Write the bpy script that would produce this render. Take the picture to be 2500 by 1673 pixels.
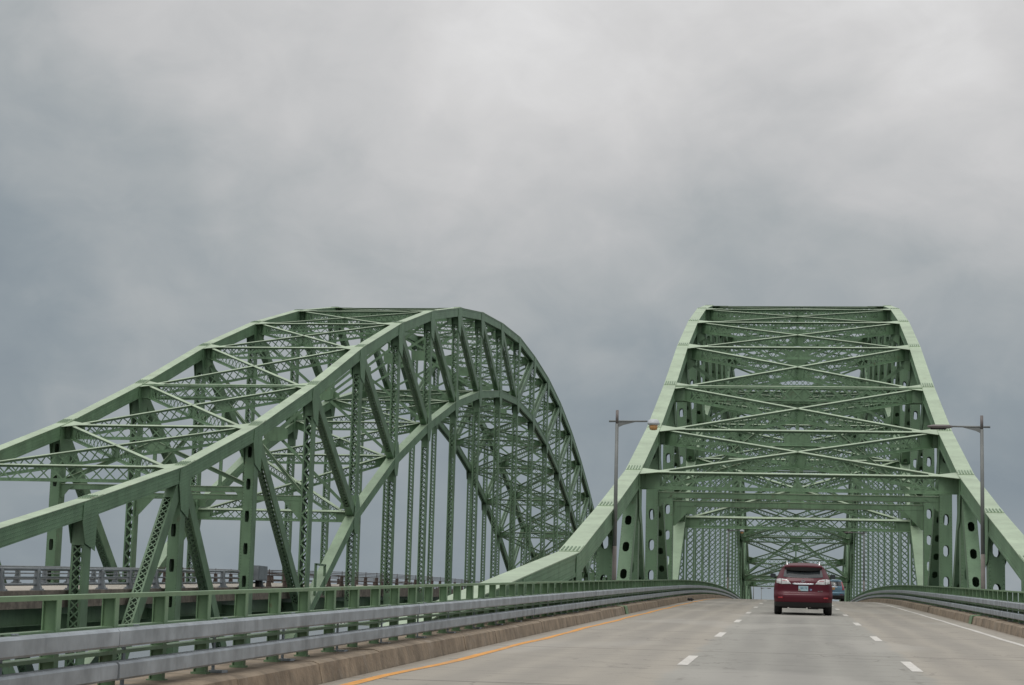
import bpy, math, random
from mathutils import Vector, Matrix
random.seed(7)
for o in list(bpy.data.objects): bpy.data.objects.remove(o, do_unlink=True)
scene = bpy.context.scene
COL = scene.collection

# ------------------------------------------------------------------ camera
cd = bpy.data.cameras.new('camera'); cam = bpy.data.objects.new('camera', cd); COL.objects.link(cam)
CF = Vector((-0.1472585, 0.9787392, 0.1427743)); CR = Vector((0.9890839, 0.1449413, 0.0265546)); CU = Vector((-0.0052962, -0.1451261, 0.989399))
M = Matrix((CR, CU, -CF)).transposed().to_4x4()
cam.matrix_world = M
cd.sensor_fit = 'HORIZONTAL'; cd.sensor_width = 36.0; cd.lens = 67.146
cd.clip_start = 0.5; cd.clip_end = 60000
scene.camera = cam

# ------------------------------------------------------------------ sky
SUN_EL, SUN_AZ = math.radians(58), math.radians(195)      # azimuth clockwise from +Y (behind the camera)
world = bpy.data.worlds.new('World'); scene.world = world; world.use_nodes = True
wt = world.node_tree; wt.nodes.clear()
def wn(t, **k):
    n = wt.nodes.new(t)
    for a, b in k.items(): setattr(n, a, b)
    return n
def wl(a, b): wt.links.new(a, b)
def wmath(op, a, b=None, clamp=False):
    n = wn('ShaderNodeMath', operation=op, use_clamp=clamp)
    for i, v in enumerate((a, b)):
        if v is None: continue
        if isinstance(v, (int, float)): n.inputs[i].default_value = v
        else: wl(v, n.inputs[i])
    return n.outputs[0]
tc = wn('ShaderNodeTexCoord'); nrm = wn('ShaderNodeVectorMath', operation='NORMALIZE'); wl(tc.outputs['Generated'], nrm.inputs[0])
sep = wn('ShaderNodeSeparateXYZ'); wl(nrm.outputs[0], sep.inputs[0])
el = wmath('MAXIMUM', sep.outputs['Z'], 0.0)
def wnoise(scale, loc, stretch, detail, rough, dist=0.0):
    mp = wn('ShaderNodeMapping'); mp.inputs['Location'].default_value = loc; mp.inputs['Scale'].default_value = stretch
    wl(nrm.outputs[0], mp.inputs['Vector'])
    n = wn('ShaderNodeTexNoise'); n.inputs['Scale'].default_value = scale; n.inputs['Detail'].default_value = detail
    n.inputs['Roughness'].default_value = rough; n.inputs['Distortion'].default_value = dist
    wl(mp.outputs[0], n.inputs['Vector']); return n.outputs['Fac']
big = wnoise(3.0, (3.1, 1.7, 0.4), (1, 1, 1.25), 2, 0.45, 0.5)
mid = wnoise(8.5, (1.2, 5.3, 2.2), (1, 1, 1.3), 5, 0.5, 0.7)
fine = wnoise(26, (7.2, 0.3, 1.2), (1, 1, 1.5), 5, 0.55, 0.5)
# broad swells of cloud seen in the photograph: a pale break high ahead, darker bands to the left and low right
def swell(dirv, power):
    d = Vector(dirv).normalized()
    dp = wn('ShaderNodeVectorMath', operation='DOT_PRODUCT'); wl(nrm.outputs[0], dp.inputs[0]); dp.inputs[1].default_value = d
    return wmath('POWER', wmath('MAXIMUM', dp.outputs['Value'], 0.0), power)
def pixdir(u, v):
    return CF + CR * ((u - 1250) / 4663) - CU * ((v - 836.5) / 4663)
f = wmath('MULTIPLY', el, 1.25)
f = wmath('ADD', f, wmath('MULTIPLY', wmath('SUBTRACT', big, 0.5), 0.54))
f = wmath('ADD', f, wmath('MULTIPLY', wmath('SUBTRACT', mid, 0.5), 0.36))
f = wmath('ADD', f, wmath('MULTIPLY', wmath('SUBTRACT', fine, 0.5), 0.17))
f = wmath('ADD', f, wmath('MULTIPLY', swell(pixdir(1250, 60), 260), 0.15))
f = wmath('ADD', f, wmath('MULTIPLY', swell(pixdir(2150, 150), 260), 0.12))
f = wmath('SUBTRACT', f, wmath('MULTIPLY', swell(pixdir(-150, 620), 130), 0.25))
f = wmath('SUBTRACT', f, wmath('MULTIPLY', swell(pixdir(2500, 1050), 500), 0.07))
f = wmath('ADD', f, 0.105)
ramp = wn('ShaderNodeValToRGB'); wl(f, ramp.inputs[0])
cr = ramp.color_ramp; cr.interpolation = 'LINEAR'
stops = [(0.0, (0.215, 0.258, 0.300)), (0.16, (0.285, 0.328, 0.358)), (0.32, (0.405, 0.432, 0.445)), (0.48, (0.545, 0.55, 0.555)), (0.62, (0.655, 0.65, 0.65)), (1.0, (0.98, 0.98, 0.98))]
cr.elements[0].position = stops[0][0]; cr.elements[0].color = (*stops[0][1], 1)
cr.elements[1].position = stops[-1][0]; cr.elements[1].color = (*stops[-1][1], 1)
for p, c in stops[1:-1]:
    e = cr.elements.new(p); e.color = (*c, 1)
skyt = wn('ShaderNodeTexSky', sky_type='NISHITA'); skyt.sun_disc = False
skyt.sun_elevation = SUN_EL; skyt.sun_rotation = SUN_AZ
bg1 = wn('ShaderNodeBackground'); bg1.inputs['Strength'].default_value = 0.05; wl(skyt.outputs[0], bg1.inputs[0])
bg2 = wn('ShaderNodeBackground'); bg2.inputs['Strength'].default_value = 1.0; wl(ramp.outputs[0], bg2.inputs[0])
mix = wn('ShaderNodeMixShader'); mix.inputs[0].default_value = 0.96
wl(bg1.outputs[0], mix.inputs[1]); wl(bg2.outputs[0], mix.inputs[2])
wo = wn('ShaderNodeOutputWorld'); wl(mix.outputs[0], wo.inputs[0])

# ------------------------------------------------------------------ sun (veiled by cloud)
sd = bpy.data.lights.new('sun', 'SUN'); sd.energy = 1.0; sd.angle = math.radians(25); sd.color = (1.0, 0.97, 0.92)
sun = bpy.data.objects.new('sun', sd); COL.objects.link(sun)
sdir = Vector((math.sin(SUN_AZ) * math.cos(SUN_EL), math.cos(SUN_AZ) * math.cos(SUN_EL), math.sin(SUN_EL)))
sun.rotation_euler = (-sdir).to_track_quat('-Z', 'Y').to_euler(); sun.location = (0, -20, 60)

vs = scene.view_settings
vs.view_transform = 'Standard'; vs.look = 'None'; vs.exposure = 0.0; vs.gamma = 1.0; vs.use_curve_mapping = False
scene.render.engine = 'CYCLES'
scene.cycles.max_bounces = 6; scene.cycles.diffuse_bounces = 3; scene.cycles.glossy_bounces = 3

# ================================================================== materials
def mat(name, base, rough=0.55, metal=0.0, var=0.12, vscale=1.5, rivet=0.0, streak=0.0, rust=0.0, spec=0.5, coat=0.0, bump=0.0, bscale=30, emit=None, pale=None, wear=None, edge=0.0):
    m = bpy.data.materials.new(name); m.use_nodes = True
    t = m.node_tree; b = t.nodes['Principled BSDF']; L = t.links.new
    b.inputs['Roughness'].default_value = rough; b.inputs['Metallic'].default_value = metal
    b.inputs['Specular IOR Level'].default_value = spec; b.inputs['Coat Weight'].default_value = coat
    co = t.nodes.new('ShaderNodeNewGeometry')
    def noise(scale, stretch=(1, 1, 1), detail=4, rough_=0.55):
        mp = t.nodes.new('ShaderNodeMapping'); mp.inputs['Scale'].default_value = stretch; L(co.outputs['Position'], mp.inputs[0])
        n = t.nodes.new('ShaderNodeTexNoise'); n.inputs['Scale'].default_value = scale; n.inputs['Detail'].default_value = detail; n.inputs['Roughness'].default_value = rough_
        L(mp.outputs[0], n.inputs['Vector']); return n.outputs['Fac']
    def mixc(fac, a, bcol, mode='MIX'):
        mx = t.nodes.new('ShaderNodeMix'); mx.data_type = 'RGBA'; mx.blend_type = mode
        if isinstance(fac, float): mx.inputs[0].default_value = fac
        else: L(fac, mx.inputs[0])
        for i, v in ((6, a), (7, bcol)):
            if isinstance(v, tuple): mx.inputs[i].default_value = (*v, 1) if len(v) == 3 else v
            else: L(v, mx.inputs[i])
        return mx.outputs[2]
    def mr(v, a, bb, c, d_):
        n = t.nodes.new('ShaderNodeMapRange'); n.inputs[1].default_value = a; n.inputs[2].default_value = bb; n.inputs[3].default_value = c; n.inputs[4].default_value = d_
        L(v, n.inputs[0]); return n.outputs[0]
    lo = tuple(c * (1 - var) for c in base); hi = tuple(min(1, c * (1 + var)) for c in base)
    col = mixc(mr(noise(vscale), 0.3, 0.7, 0, 1), lo, hi)
    if streak:
        col = mixc(mr(noise(6.0, (1, 1, 0.08)), 0.5, 0.75, 0, streak), col, tuple(c * 0.5 for c in base))
    if rust:
        col = mixc(mr(noise(2.3, (1, 1, 1), 6, 0.7), 0.62, 0.73, 0, rust), col, (0.15, 0.08, 0.045))
    if pale:
        col = mixc(mr(noise(1.7, (1, 1, 0.6), 7, 0.72), 0.54, 0.72, 0, 0.75), col, pale)
        col = mixc(mr(noise(9, (1, 1, 0.5), 5, 0.7), 0.55, 0.7, 0, 0.6), col, tuple(c * 0.5 for c in base))
    if wear:
        col = mixc(mr(noise(14, (1, 0.5, 1), 6, 0.75), 0.54, 0.68, 0, 0.7), col, wear)
        col = mixc(mr(noise(1.1, (1, 0.4, 1), 3, 0.6), 0.48, 0.68, 0, 0.3), col, wear)
    L(col, b.inputs['Base Color'])
    h = None
    if rivet:
        uv = t.nodes.new('ShaderNodeUVMap')
        def vm(op, a, bv):
            n = t.nodes.new('ShaderNodeVectorMath'); n.operation = op; L(a, n.inputs[0])
            if isinstance(bv, tuple): n.inputs[1].default_value = bv
            return n
        src = uv.outputs[0]
        if edge:   # only two rows, close to the long edges of the plate
            ab = t.nodes.new('ShaderNodeVectorMath'); ab.operation = 'ABSOLUTE'; L(src, ab.inputs[0])
            sb0 = vm('SUBTRACT', ab.outputs[0], (edge - 0.065, 0, 0)); cl = t.nodes.new('ShaderNodeVectorMath'); cl.operation = 'MINIMUM'; L(sb0.outputs[0], cl.inputs[0]); cl.inputs[1].default_value = (0.129, 1000, 0)
            cm = t.nodes.new('ShaderNodeVectorMath'); cm.operation = 'MAXIMUM'; L(cl.outputs[0], cm.inputs[0]); cm.inputs[1].default_value = (0.001, -1000, 0); src = cm.outputs[0]
        sc = vm('MULTIPLY', src, (1 / 0.13, 1 / 0.13, 0)); fr = t.nodes.new('ShaderNodeVectorMath'); fr.operation = 'FRACTION'; L(sc.outputs[0], fr.inputs[0])
        sb = vm('SUBTRACT', fr.outputs[0], (0.5, 0.5, 0)); ln = t.nodes.new('ShaderNodeVectorMath'); ln.operation = 'LENGTH'; L(sb.outputs[0], ln.inputs[0])
        h = mr(ln.outputs['Value'], 0.08, 0.22, 1, 0)
        bp = t.nodes.new('ShaderNodeBump'); bp.inputs['Strength'].default_value = rivet; bp.inputs['Distance'].default_value = 0.02
        L(h, bp.inputs['Height']); L(bp.outputs[0], b.inputs['Normal'])
    elif bump:
        bp = t.nodes.new('ShaderNodeBump'); bp.inputs['Strength'].default_value = bump; bp.inputs['Distance'].default_value = 0.02
        L(noise(bscale), bp.inputs['Height']); L(bp.outputs[0], b.inputs['Normal'])
    if emit:
        b.inputs['Emission Color'].default_value = (*emit, 1); b.inputs['Emission Strength'].default_value = 1
    return m

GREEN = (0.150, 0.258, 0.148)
MT = {}
MT['steel'] = mat('green_painted_steel', (0.138, 0.228, 0.133), 0.5, var=0.22, vscale=0.9, streak=0.6, rust=0.6)  # darker base than the chords: shading and dirt of inner members put in
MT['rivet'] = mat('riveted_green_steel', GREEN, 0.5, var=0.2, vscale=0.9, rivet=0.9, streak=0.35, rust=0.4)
MT['cover'] = mat('skylit_faded_green_steel', (0.36, 0.455, 0.32), 0.5, var=0.16, vscale=0.8, streak=0.25, rust=0.5)  # upward plates: faded paint, plus sky light painted into the paler colour
MT['rivet_edge'] = mat('edge_riveted_green_steel', (0.138, 0.23, 0.134), 0.5, var=0.13, vscale=0.9, rivet=0.8, streak=0.35, rust=0.4, edge=0.205)
MT['cover_low'] = mat('half_skylit_faded_steel', (0.28, 0.38, 0.255), 0.5, var=0.13, vscale=0.8, streak=0.2, rust=0.35)  # bottom-chord tops: same fading and painted-in sky light, at a weaker level
MT['rail_green'] = mat('railing_green_paint', (0.165, 0.265, 0.145), 0.5, var=0.18, vscale=2.5, streak=0.25, rust=0.8)
MT['galv'] = mat('galvanised_steel', (0.315, 0.35, 0.38), 0.6, metal=0.2, var=0.26, vscale=3, streak=0.5, rust=0.12, bump=0.25, bscale=5)
MT['alum'] = mat('weathered_aluminium', (0.25, 0.275, 0.295), 0.5, metal=0.3, var=0.15, vscale=3)
MT['brownrail'] = mat('rusted_pipe', (0.12, 0.088, 0.076), 0.7, var=0.25, vscale=3)
MT['kerb'] = mat('stained_concrete', (0.265, 0.21, 0.152), 0.9, var=0.35, vscale=2.2, streak=0.6, bump=0.6, bscale=14, pale=(0.30, 0.265, 0.225))
MT['kerbtop'] = mat('dusty_kerb_top', (0.185, 0.16, 0.132), 0.95, var=0.35, vscale=3.5, bump=0.3, pale=(0.27, 0.23, 0.18))
MT['under'] = mat('shaded_deck_steel', (0.13, 0.2, 0.13), 0.7, var=0.2)
MT['pole'] = mat('grey_lamp_pole', (0.19, 0.20, 0.195), 0.55, metal=0.2, var=0.12, vscale=3)
MT['pole_low'] = mat('brown_pole_coating', (0.21, 0.185, 0.17), 0.8, var=0.12, vscale=3)
MT['lampgrey'] = mat('lamp_housing', (0.50, 0.53, 0.56), 0.4, var=0.05)
MT['lampbrown'] = mat('lamp_housing_dark', (0.17, 0.15, 0.145), 0.5, var=0.08)
MT['amber'] = mat('aged_amber_lens', (0.55, 0.30, 0.12), 0.25, var=0.15, vscale=20)
MT['paint_w'] = mat('white_road_paint', (0.62, 0.60, 0.56), 0.8, var=0.12, vscale=9, bump=0.2, wear=(0.36, 0.34, 0.31))
MT['paint_o'] = mat('orange_road_paint', (0.70, 0.33, 0.075), 0.8, var=0.18, vscale=6, bump=0.2, wear=(0.38, 0.31, 0.24))
MT['black'] = mat('black_rubber', (0.018, 0.018, 0.018), 0.85, var=0.2)
MT['plastic'] = mat('black_plastic', (0.02, 0.021, 0.022), 0.6, var=0.1)
MT['chrome'] = mat('chrome', (0.8, 0.8, 0.82), 0.12, metal=1.0, var=0.0)
MT['red'] = mat('dark_red_car_paint', (0.078, 0.003, 0.012), 0.40, metal=0.1, var=0.05, coat=0.2, spec=0.35)
MT['blue'] = mat('pale_blue_car_paint', (0.12, 0.22, 0.30), 0.35, metal=0.3, var=0.05, coat=0.5)
MT['glass'] = mat('tinted_car_glass', (0.025, 0.03, 0.033), 0.08, var=0.05, spec=0.9)
MT['lens_clear'] = mat('clear_tail_lamp', (0.55, 0.55, 0.55), 0.18, var=0.2, vscale=30, metal=0.3)
MT['lens_red'] = mat('red_tail_lamp', (0.36, 0.02, 0.03), 0.2, var=0.1, coat=0.5)
MT['lens_pink'] = mat('smoked_red_insert', (0.40, 0.20, 0.22), 0.2, var=0.2, vscale=30)
MT['plate_blue'] = mat('pale_blue_number_plate', (0.36, 0.50, 0.55), 0.5, var=0.12, vscale=30)
MT['plate_navy'] = mat('navy_number_plate_characters', (0.04, 0.11, 0.2), 0.5, var=0.05)
MT['plate_tan'] = mat('tan_number_plate_corner', (0.30, 0.25, 0.17), 0.5, var=0.05)
MT['plate_orange'] = mat('orange_number_plate', (0.62, 0.30, 0.04), 0.5, var=0.08)
MT['sticker'] = mat('blue_sticker', (0.05, 0.08, 0.2), 0.5, var=0.05)
MT['white'] = mat('white_siding', (0.72, 0.72, 0.70), 0.7, var=0.06)
MT['roof'] = mat('grey_roof', (0.22, 0.2, 0.2), 0.8, var=0.15)
MT['shore'] = mat('low_marsh_scrub', (0.06, 0.085, 0.045), 0.9, var=0.35, vscale=0.05)
MT['pane'] = mat('dark_window_pane', (0.05, 0.06, 0.07), 0.15, var=0.05)

def road_material():
    m = bpy.data.materials.new('worn_concrete_roadway'); m.use_nodes = True; t = m.node_tree; b = t.nodes['Principled BSDF']; L = t.links.new
    b.inputs['Roughness'].default_value = 0.85
    g = t.nodes.new('ShaderNodeNewGeometry'); sp = t.nodes.new('ShaderNodeSeparateXYZ'); L(g.outputs['Position'], sp.inputs[0])
    def N(scale, st, det=5, ro=0.6):
        mp = t.nodes.new('ShaderNodeMapping'); mp.inputs['Scale'].default_value = st; L(g.outputs['Position'], mp.inputs[0])
        n = t.nodes.new('ShaderNodeTexNoise'); n.inputs['Scale'].default_value = scale; n.inputs['Detail'].default_value = det; n.inputs['Roughness'].default_value = ro
        L(mp.outputs[0], n.inputs[0]); return n.outputs['Fac']
    def MRg(v, a, bb, c, d_):
        n = t.nodes.new('ShaderNodeMapRange'); n.interpolation_type = 'SMOOTHSTEP'
        for i, q in enumerate((a, bb, c, d_)): n.inputs[i + 1].default_value = q
        L(v, n.inputs[0]); return n.outputs[0]
    def mth(op, a, bb=None):
        n = t.nodes.new('ShaderNodeMath'); n.operation = op
        for i, q in enumerate((a, bb)):
            if q is None: continue
            if isinstance(q, (int, float)): n.inputs[i].default_value = q
            else: L(q, n.inputs[i])
        return n.outputs[0]
    def mixc(fac, a, bb):
        mx = t.nodes.new('ShaderNodeMix'); mx.data_type = 'RGBA'
        if isinstance(fac, (int, float)): mx.inputs[0].default_value = fac
        else: L(fac, mx.inputs[0])
        for i, q in ((6, a), (7, bb)):
            if isinstance(q, tuple): mx.inputs[i].default_value = (*q, 1)
            else: L(q, mx.inputs[i])
        return mx.outputs[2]
    X = sp.outputs['X']; Y = sp.outputs['Y']
    warm = mixc(N(0.35, (1, 0.25, 1)), (0.322, 0.294, 0.248), (0.38, 0.350, 0.302))
    cool = mixc(N(0.5, (1, 0.2, 1)), (0.284, 0.276, 0.248), (0.334, 0.326, 0.294))
    wob = mth('MULTIPLY', mth('SUBTRACT', N(0.8, (1, 1, 1)), 0.5), 0.5)
    dx = mth('ABSOLUTE', mth('ADD', mth('SUBTRACT', X, 0.07), wob))
    lane = MRg(dx, 1.55, 1.75, 1, 0)
    col = mixc(lane, warm, cool)
    # cross streaks of wear and fine grit
    col = mixc(mth('MULTIPLY', MRg(N(1.2, (0.5, 3.5, 1), 5, 0.65), 0.50, 0.72, 0, 1), 0.45), col, (0.21, 0.2, 0.18))
    col = mixc(mth('MULTIPLY', MRg(N(60, (1, 1, 1), 3), 0.45, 0.7, 0, 1), 0.25), col, (0.20, 0.19, 0.17))
    # tyre paths and the oil strip between them, one set for each lane
    wx = mth('ADD', X, mth('MULTIPLY', mth('SUBTRACT', N(0.12, (0, 1, 0), 3), 0.5), 0.5))
    for c, hw_, amt in ((-3.85, 0.28, 0.16), (-2.25, 0.28, 0.16), (-3.05, 0.35, 0.20), (-0.75, 0.28, 0.18), (0.85, 0.28, 0.18), (0.05, 0.38, 0.26), (2.25, 0.28, 0.16), (3.85, 0.28, 0.14), (3.05, 0.35, 0.20)):
        band = MRg(mth('ABSOLUTE', mth('SUBTRACT', wx, c)), hw_ * 0.3, hw_ * 1.5, 1, 0)
        col = mixc(mth('MULTIPLY', band, mth('MULTIPLY', MRg(N(0.6, (1, 0.12, 1), 4, 0.7), 0.3, 0.65, 0.35, 1), amt * 2.1)), col, (0.17, 0.165, 0.155))
    # blotches: drips, old patches and stains
    col = mixc(mth('MULTIPLY', MRg(N(2.6, (1, 0.5, 1), 6, 0.75), 0.57, 0.69, 0, 1), 0.5), col, (0.16, 0.15, 0.135))
    col = mixc(mth('MULTIPLY', MRg(N(0.22, (1, 0.35, 1), 2, 0.4), 0.53, 0.59, 0, 1), 0.28), col, (0.44, 0.42, 0.385))
    # hairline cracks
    vo = t.nodes.new('ShaderNodeTexVoronoi'); vo.feature = 'DISTANCE_TO_EDGE'; vo.inputs['Scale'].default_value = 0.55
    wv_ = t.nodes.new('ShaderNodeVectorMath'); wv_.operation = 'ADD'; L(g.outputs['Position'], wv_.inputs[0])
    nz = t.nodes.new('ShaderNodeTexNoise'); nz.inputs['Scale'].default_value = 1.2; nz.inputs['Detail'].default_value = 6; L(g.outputs['Position'], nz.inputs[0])
    sc_ = t.nodes.new('ShaderNodeVectorMath'); sc_.operation = 'SCALE'; sc_.inputs['Scale'].default_value = 1.2; L(nz.outputs['Color'], sc_.inputs[0]); L(sc_.outputs[0], wv_.inputs[1]); L(wv_.outputs[0], vo.inputs['Vector'])
    col = mixc(mth('MULTIPLY', MRg(vo.outputs['Distance'], 0.004, 0.014, 1, 0), MRg(N(0.25, (1, 1, 1), 2), 0.48, 0.6, 0, 0.6)), col, (0.13, 0.12, 0.11))
    # sawn slab joints across the deck at every floor beam
    fy = mth('ABSOLUTE', mth('SUBTRACT', mth('FRACT', mth('DIVIDE', mth('SUBTRACT', Y, 62.1 - 5.08), 10.16)), 0.5))
    col = mixc(MRg(fy, 0.003, 0.007, 0.75, 0), col, (0.12, 0.11, 0.10))
    # wandering cracks in the seams beside the lane lines
    for c in (-1.36, 1.50):
        s = mth('ABSOLUTE', mth('ADD', mth('SUBTRACT', X, c), mth('MULTIPLY', mth('SUBTRACT', N(1.3, (0.0, 1, 1), 6, 0.75), 0.5), 0.42)))
        seam = mth('MULTIPLY', MRg(s, 0.012, 0.05, 1, 0), MRg(N(0.9, (0.2, 1, 0), 5, 0.7), 0.46, 0.72, 0, 0.5))
        col = mixc(seam, col, (0.13, 0.12, 0.105))
    # grime in the gutters
    ax = mth('ABSOLUTE', mth('ADD', X, mth('MULTIPLY', mth('SUBTRACT', N(1.5, (1, 1, 1)), 0.5), 0.3)))
    col = mixc(MRg(ax, 4.75, 5.0, 0, 0.55), col, (0.20, 0.165, 0.125))
    L(col, b.inputs['Base Color'])
    wv = t.nodes.new('ShaderNodeTexWave'); wv.wave_type = 'BANDS'; wv.bands_direction = 'Y'; wv.inputs['Scale'].default_value = 4.0; wv.inputs['Distortion'].default_value = 0.6
    L(g.outputs['Position'], wv.inputs[0])
    gr = mth('MULTIPLY', wv.outputs['Fac'], mth('MULTIPLY', lane, 0.6))
    hh = mth('ADD', gr, mth('MULTIPLY', N(25, (1, 1, 1), 6), 0.8))
    bp = t.nodes.new('ShaderNodeBump'); bp.inputs['Strength'].default_value = 0.35; bp.inputs['Distance'].default_value = 0.015
    L(hh, bp.inputs['Height']); L(bp.outputs[0], b.inputs['Normal'])
    return m
MT['road'] = road_material()
MT['roadL'] = mat('pale_concrete_roadway', (0.42, 0.39, 0.34), 0.9, var=0.12, vscale=0.8, bump=0.2)
def water_material():
    m = bpy.data.materials.new('bay_water'); m.use_nodes = True; t = m.node_tree; b = t.nodes['Principled BSDF']; L = t.links.new
    b.inputs['Base Color'].default_value = (0.055, 0.075, 0.085, 1); b.inputs['Roughness'].default_value = 0.18
    g = t.nodes.new('ShaderNodeNewGeometry'); n = t.nodes.new('ShaderNodeTexNoise'); n.inputs['Scale'].default_value = 0.35; n.inputs['Detail'].default_value = 5
    L(g.outputs['Position'], n.inputs[0]); bp = t.nodes.new('ShaderNodeBump'); bp.inputs['Strength'].default_value = 0.6; bp.inputs['Distance'].default_value = 0.6
    L(n.outputs[0], bp.inputs['Height']); L(bp.outputs[0], b.inputs['Normal']); return m
MT['water'] = water_material()

# ================================================================== mesh helpers
class MB:
    def __init__(s): s.v = []; s.f = []; s.uv = []; s.mi = []; s.smooth = []
    def quad(s, idx, uvs, m=0, sm=False):
        s.f.append(idx); s.uv.extend(uvs); s.mi.append(m); s.smooth.append(sm)
    def poly(s, pts, m=0, sm=False, uvs=None):
        n = len(s.v); s.v.extend([tuple(p) for p in pts]); s.quad(tuple(range(n, n + len(pts))), uvs or [(0, 0)] * len(pts), m, sm)
    def hexa(s, p, m=0):
        # p: 8 points, 0-3 start ring, 4-7 end ring (same order)
        n = len(s.v); p = [Vector(q) for q in p]; s.v.extend([tuple(q) for q in p])
        c = sum(p, Vector()) / 8
        for q in ((0, 1, 2, 3), (7, 6, 5, 4), (0, 4, 5, 1), (1, 5, 6, 2), (2, 6, 7, 3), (3, 7, 4, 0)):
            a, b_, c_, d_ = (p[i] for i in q)
            nrm = (b_ - a).cross(d_ - a); ctr = (a + b_ + c_ + d_) / 4
            if nrm.dot(ctr - c) < 0: q = q[::-1]; a, b_, c_, d_ = (p[i] for i in q)
            e1 = (b_ - a).length; e2 = (d_ - a).length
            s.quad(tuple(n + i for i in q), [(0, 0), (e1, 0), (e1, e2), (0, e2)], m)
    def box(s, c, ax, ay, az, m=0):
        c = Vector(c); ax = Vector(ax); ay = Vector(ay); az = Vector(az)
        s.hexa([c - ax - ay - az, c - ax + ay - az, c - ax + ay + az, c - ax - ay + az, c + ax - ay - az, c + ax + ay - az, c + ax + ay + az, c + ax - ay + az], m)
    def abox(s, x0, x1, y0, y1, z0, z1, m=0):
        s.box(((x0 + x1) / 2, (y0 + y1) / 2, (z0 + z1) / 2), ((x1 - x0) / 2, 0, 0), (0, (y1 - y0) / 2, 0), (0, 0, (z1 - z0) / 2), m)
    def bar(s, p, q, wdir, w, t, m=0):
        # flat bar from p to q; w along wdir (made orthogonal), t along the third axis
        p = Vector(p); q = Vector(q); a = q - p; L = a.length; a.normalize()
        wd = Vector(wdir); wd = (wd - a * wd.dot(a)).normalized(); td = a.cross(wd)
        s.box((p + q) / 2, a * (L / 2), wd * (w / 2), td * (t / 2), m)
    def prism(s, pts, d, m=0):
        # polygon pts extruded by vector d
        n = len(pts); d = Vector(d); P = [Vector(p) for p in pts]; Q = [p + d for p in P]
        nr = (P[1] - P[0]).cross(P[2] - P[1])
        if nr.dot(d) > 0: P = P[::-1]; Q = Q[::-1]
        o = P[0]; e1 = (P[1] - P[0]).normalized(); e2 = e1.cross((P[1] - P[0]).cross(P[2] - P[1]).normalized())
        uvf = lambda R: [((p - o).dot(e1), (p - o).dot(e2)) for p in R]
        s.poly(P, m, uvs=uvf(P)); s.poly(Q[::-1], m, uvs=uvf(Q[::-1]))
        for i in range(n):
            j = (i + 1) % n; s.poly([P[j], P[i], Q[i], Q[j]], m)
    def tube(s, path, r, seg=8, m=0, cap=True):
        path = [Vector(p) for p in path]; rs = r if isinstance(r, (list, tuple)) else [r] * len(path); rings = []
        for i, p in enumerate(path):
            a = (path[min(i + 1, len(path) - 1)] - path[max(i - 1, 0)]).normalized()
            u = a.cross(Vector((0, 0, 1)) if abs(a.z) < 0.9 else Vector((0, 1, 0))).normalized(); w = a.cross(u)
            n = len(s.v); s.v.extend([tuple(p + (u * math.cos(2 * math.pi * k / seg) + w * math.sin(2 * math.pi * k / seg)) * rs[i]) for k in range(seg)]); rings.append(n)
        for a, b_ in zip(rings, rings[1:]):
            for k in range(seg):
                l = (k + 1) % seg; s.quad((a + k, a + l, b_ + l, b_ + k), [(0, 0)] * 4, m, True)
        if cap:
            s.quad(tuple(rings[0] + k for k in range(seg))[::-1], [(0, 0)] * seg, m); s.quad(tuple(rings[-1] + k for k in range(seg)), [(0, 0)] * seg, m)
    def perf(s, o, a, x, n, L, W, pitch, sw, sh, rnd, t, m=0):
        # perforated cover plate: o start centre, a axis, x across, n normal
        k = max(1, round(L / pitch)); pl = L / k; ca = math.atan2(pl / 2, W / 2)
        ang = sorted([ca, math.pi - ca, math.pi + ca, 2 * math.pi - ca] + [i * math.pi / 4 + (0.0) for i in range(8)] + [ca * 1.3 if ca < 1 else 1.45, math.pi - 1.45, math.pi + 1.45, 2 * math.pi - 1.45])
        hole = []; outer = []
        for th in ang:
            c, sn = math.cos(th), math.sin(th)
            ro = min(W / 2 / max(abs(c), 1e-9), pl / 2 / max(abs(sn), 1e-9))
            if rnd:
                hh = (sh - sw) / 2; r0 = (sw / 2) / max(abs(c), 1e-9)
                if abs(r0 * sn) > hh:
                    sg = 1 if sn > 0 else -1; bb = sn * sg * hh; r0 = bb + math.sqrt(max(0, bb * bb - hh * hh + sw * sw / 4))
            else: r0 = min(sw / 2 / max(abs(c), 1e-9), sh / 2 / max(abs(sn), 1e-9))
            hole.append((r0 * c, r0 * sn)); outer.append((ro * c, ro * sn))
        K = len(ang)
        for j in range(k):
            cc = o + a * (pl * (j + 0.5)); base = len(s.v)
            for dn in (t / 2, -t / 2):
                for lst in (outer, hole): s.v.extend([tuple(cc + x * p[0] + a * p[1] + n * dn) for p in lst])
            for i in range(K):
                l = (i + 1) % K
                uvq = [outer[i], outer[l], hole[l], hole[i]]
                s.quad((base + i, base + l, base + K + l, base + K + i), uvq, m)
                s.quad((base + 2 * K + l, base + 2 * K + i, base + 3 * K + i, base + 3 * K + l), [(0, 0)] * 4, m)
                s.quad((base + K + i, base + K + l, base + 3 * K + l, base + 3 * K + i), [(0, 0)] * 4, m)
    def mesh(s, name, mats):
        me = bpy.data.meshes.new(name); me.from_pydata(s.v, [], s.f)
        uvl = me.uv_layers.new(name='UVMap'); uvl.data.foreach_set('uv', [c for p in s.uv for c in p])
        for mm in mats: me.materials.append(MT[mm])
        me.polygons.foreach_set('material_index', s.mi); me.polygons.foreach_set('use_smooth', s.smooth)
        me.update(); return me
ZERO = Vector((0, 0, 0))
def link(name, me, parent=None, loc=ZERO):
    o = bpy.data.objects.new(name, me); COL.objects.link(o)
    if parent is not None: o.parent = parent; o.location = Vector(loc)
    else: o.location = Vector(loc)
    return o
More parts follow.
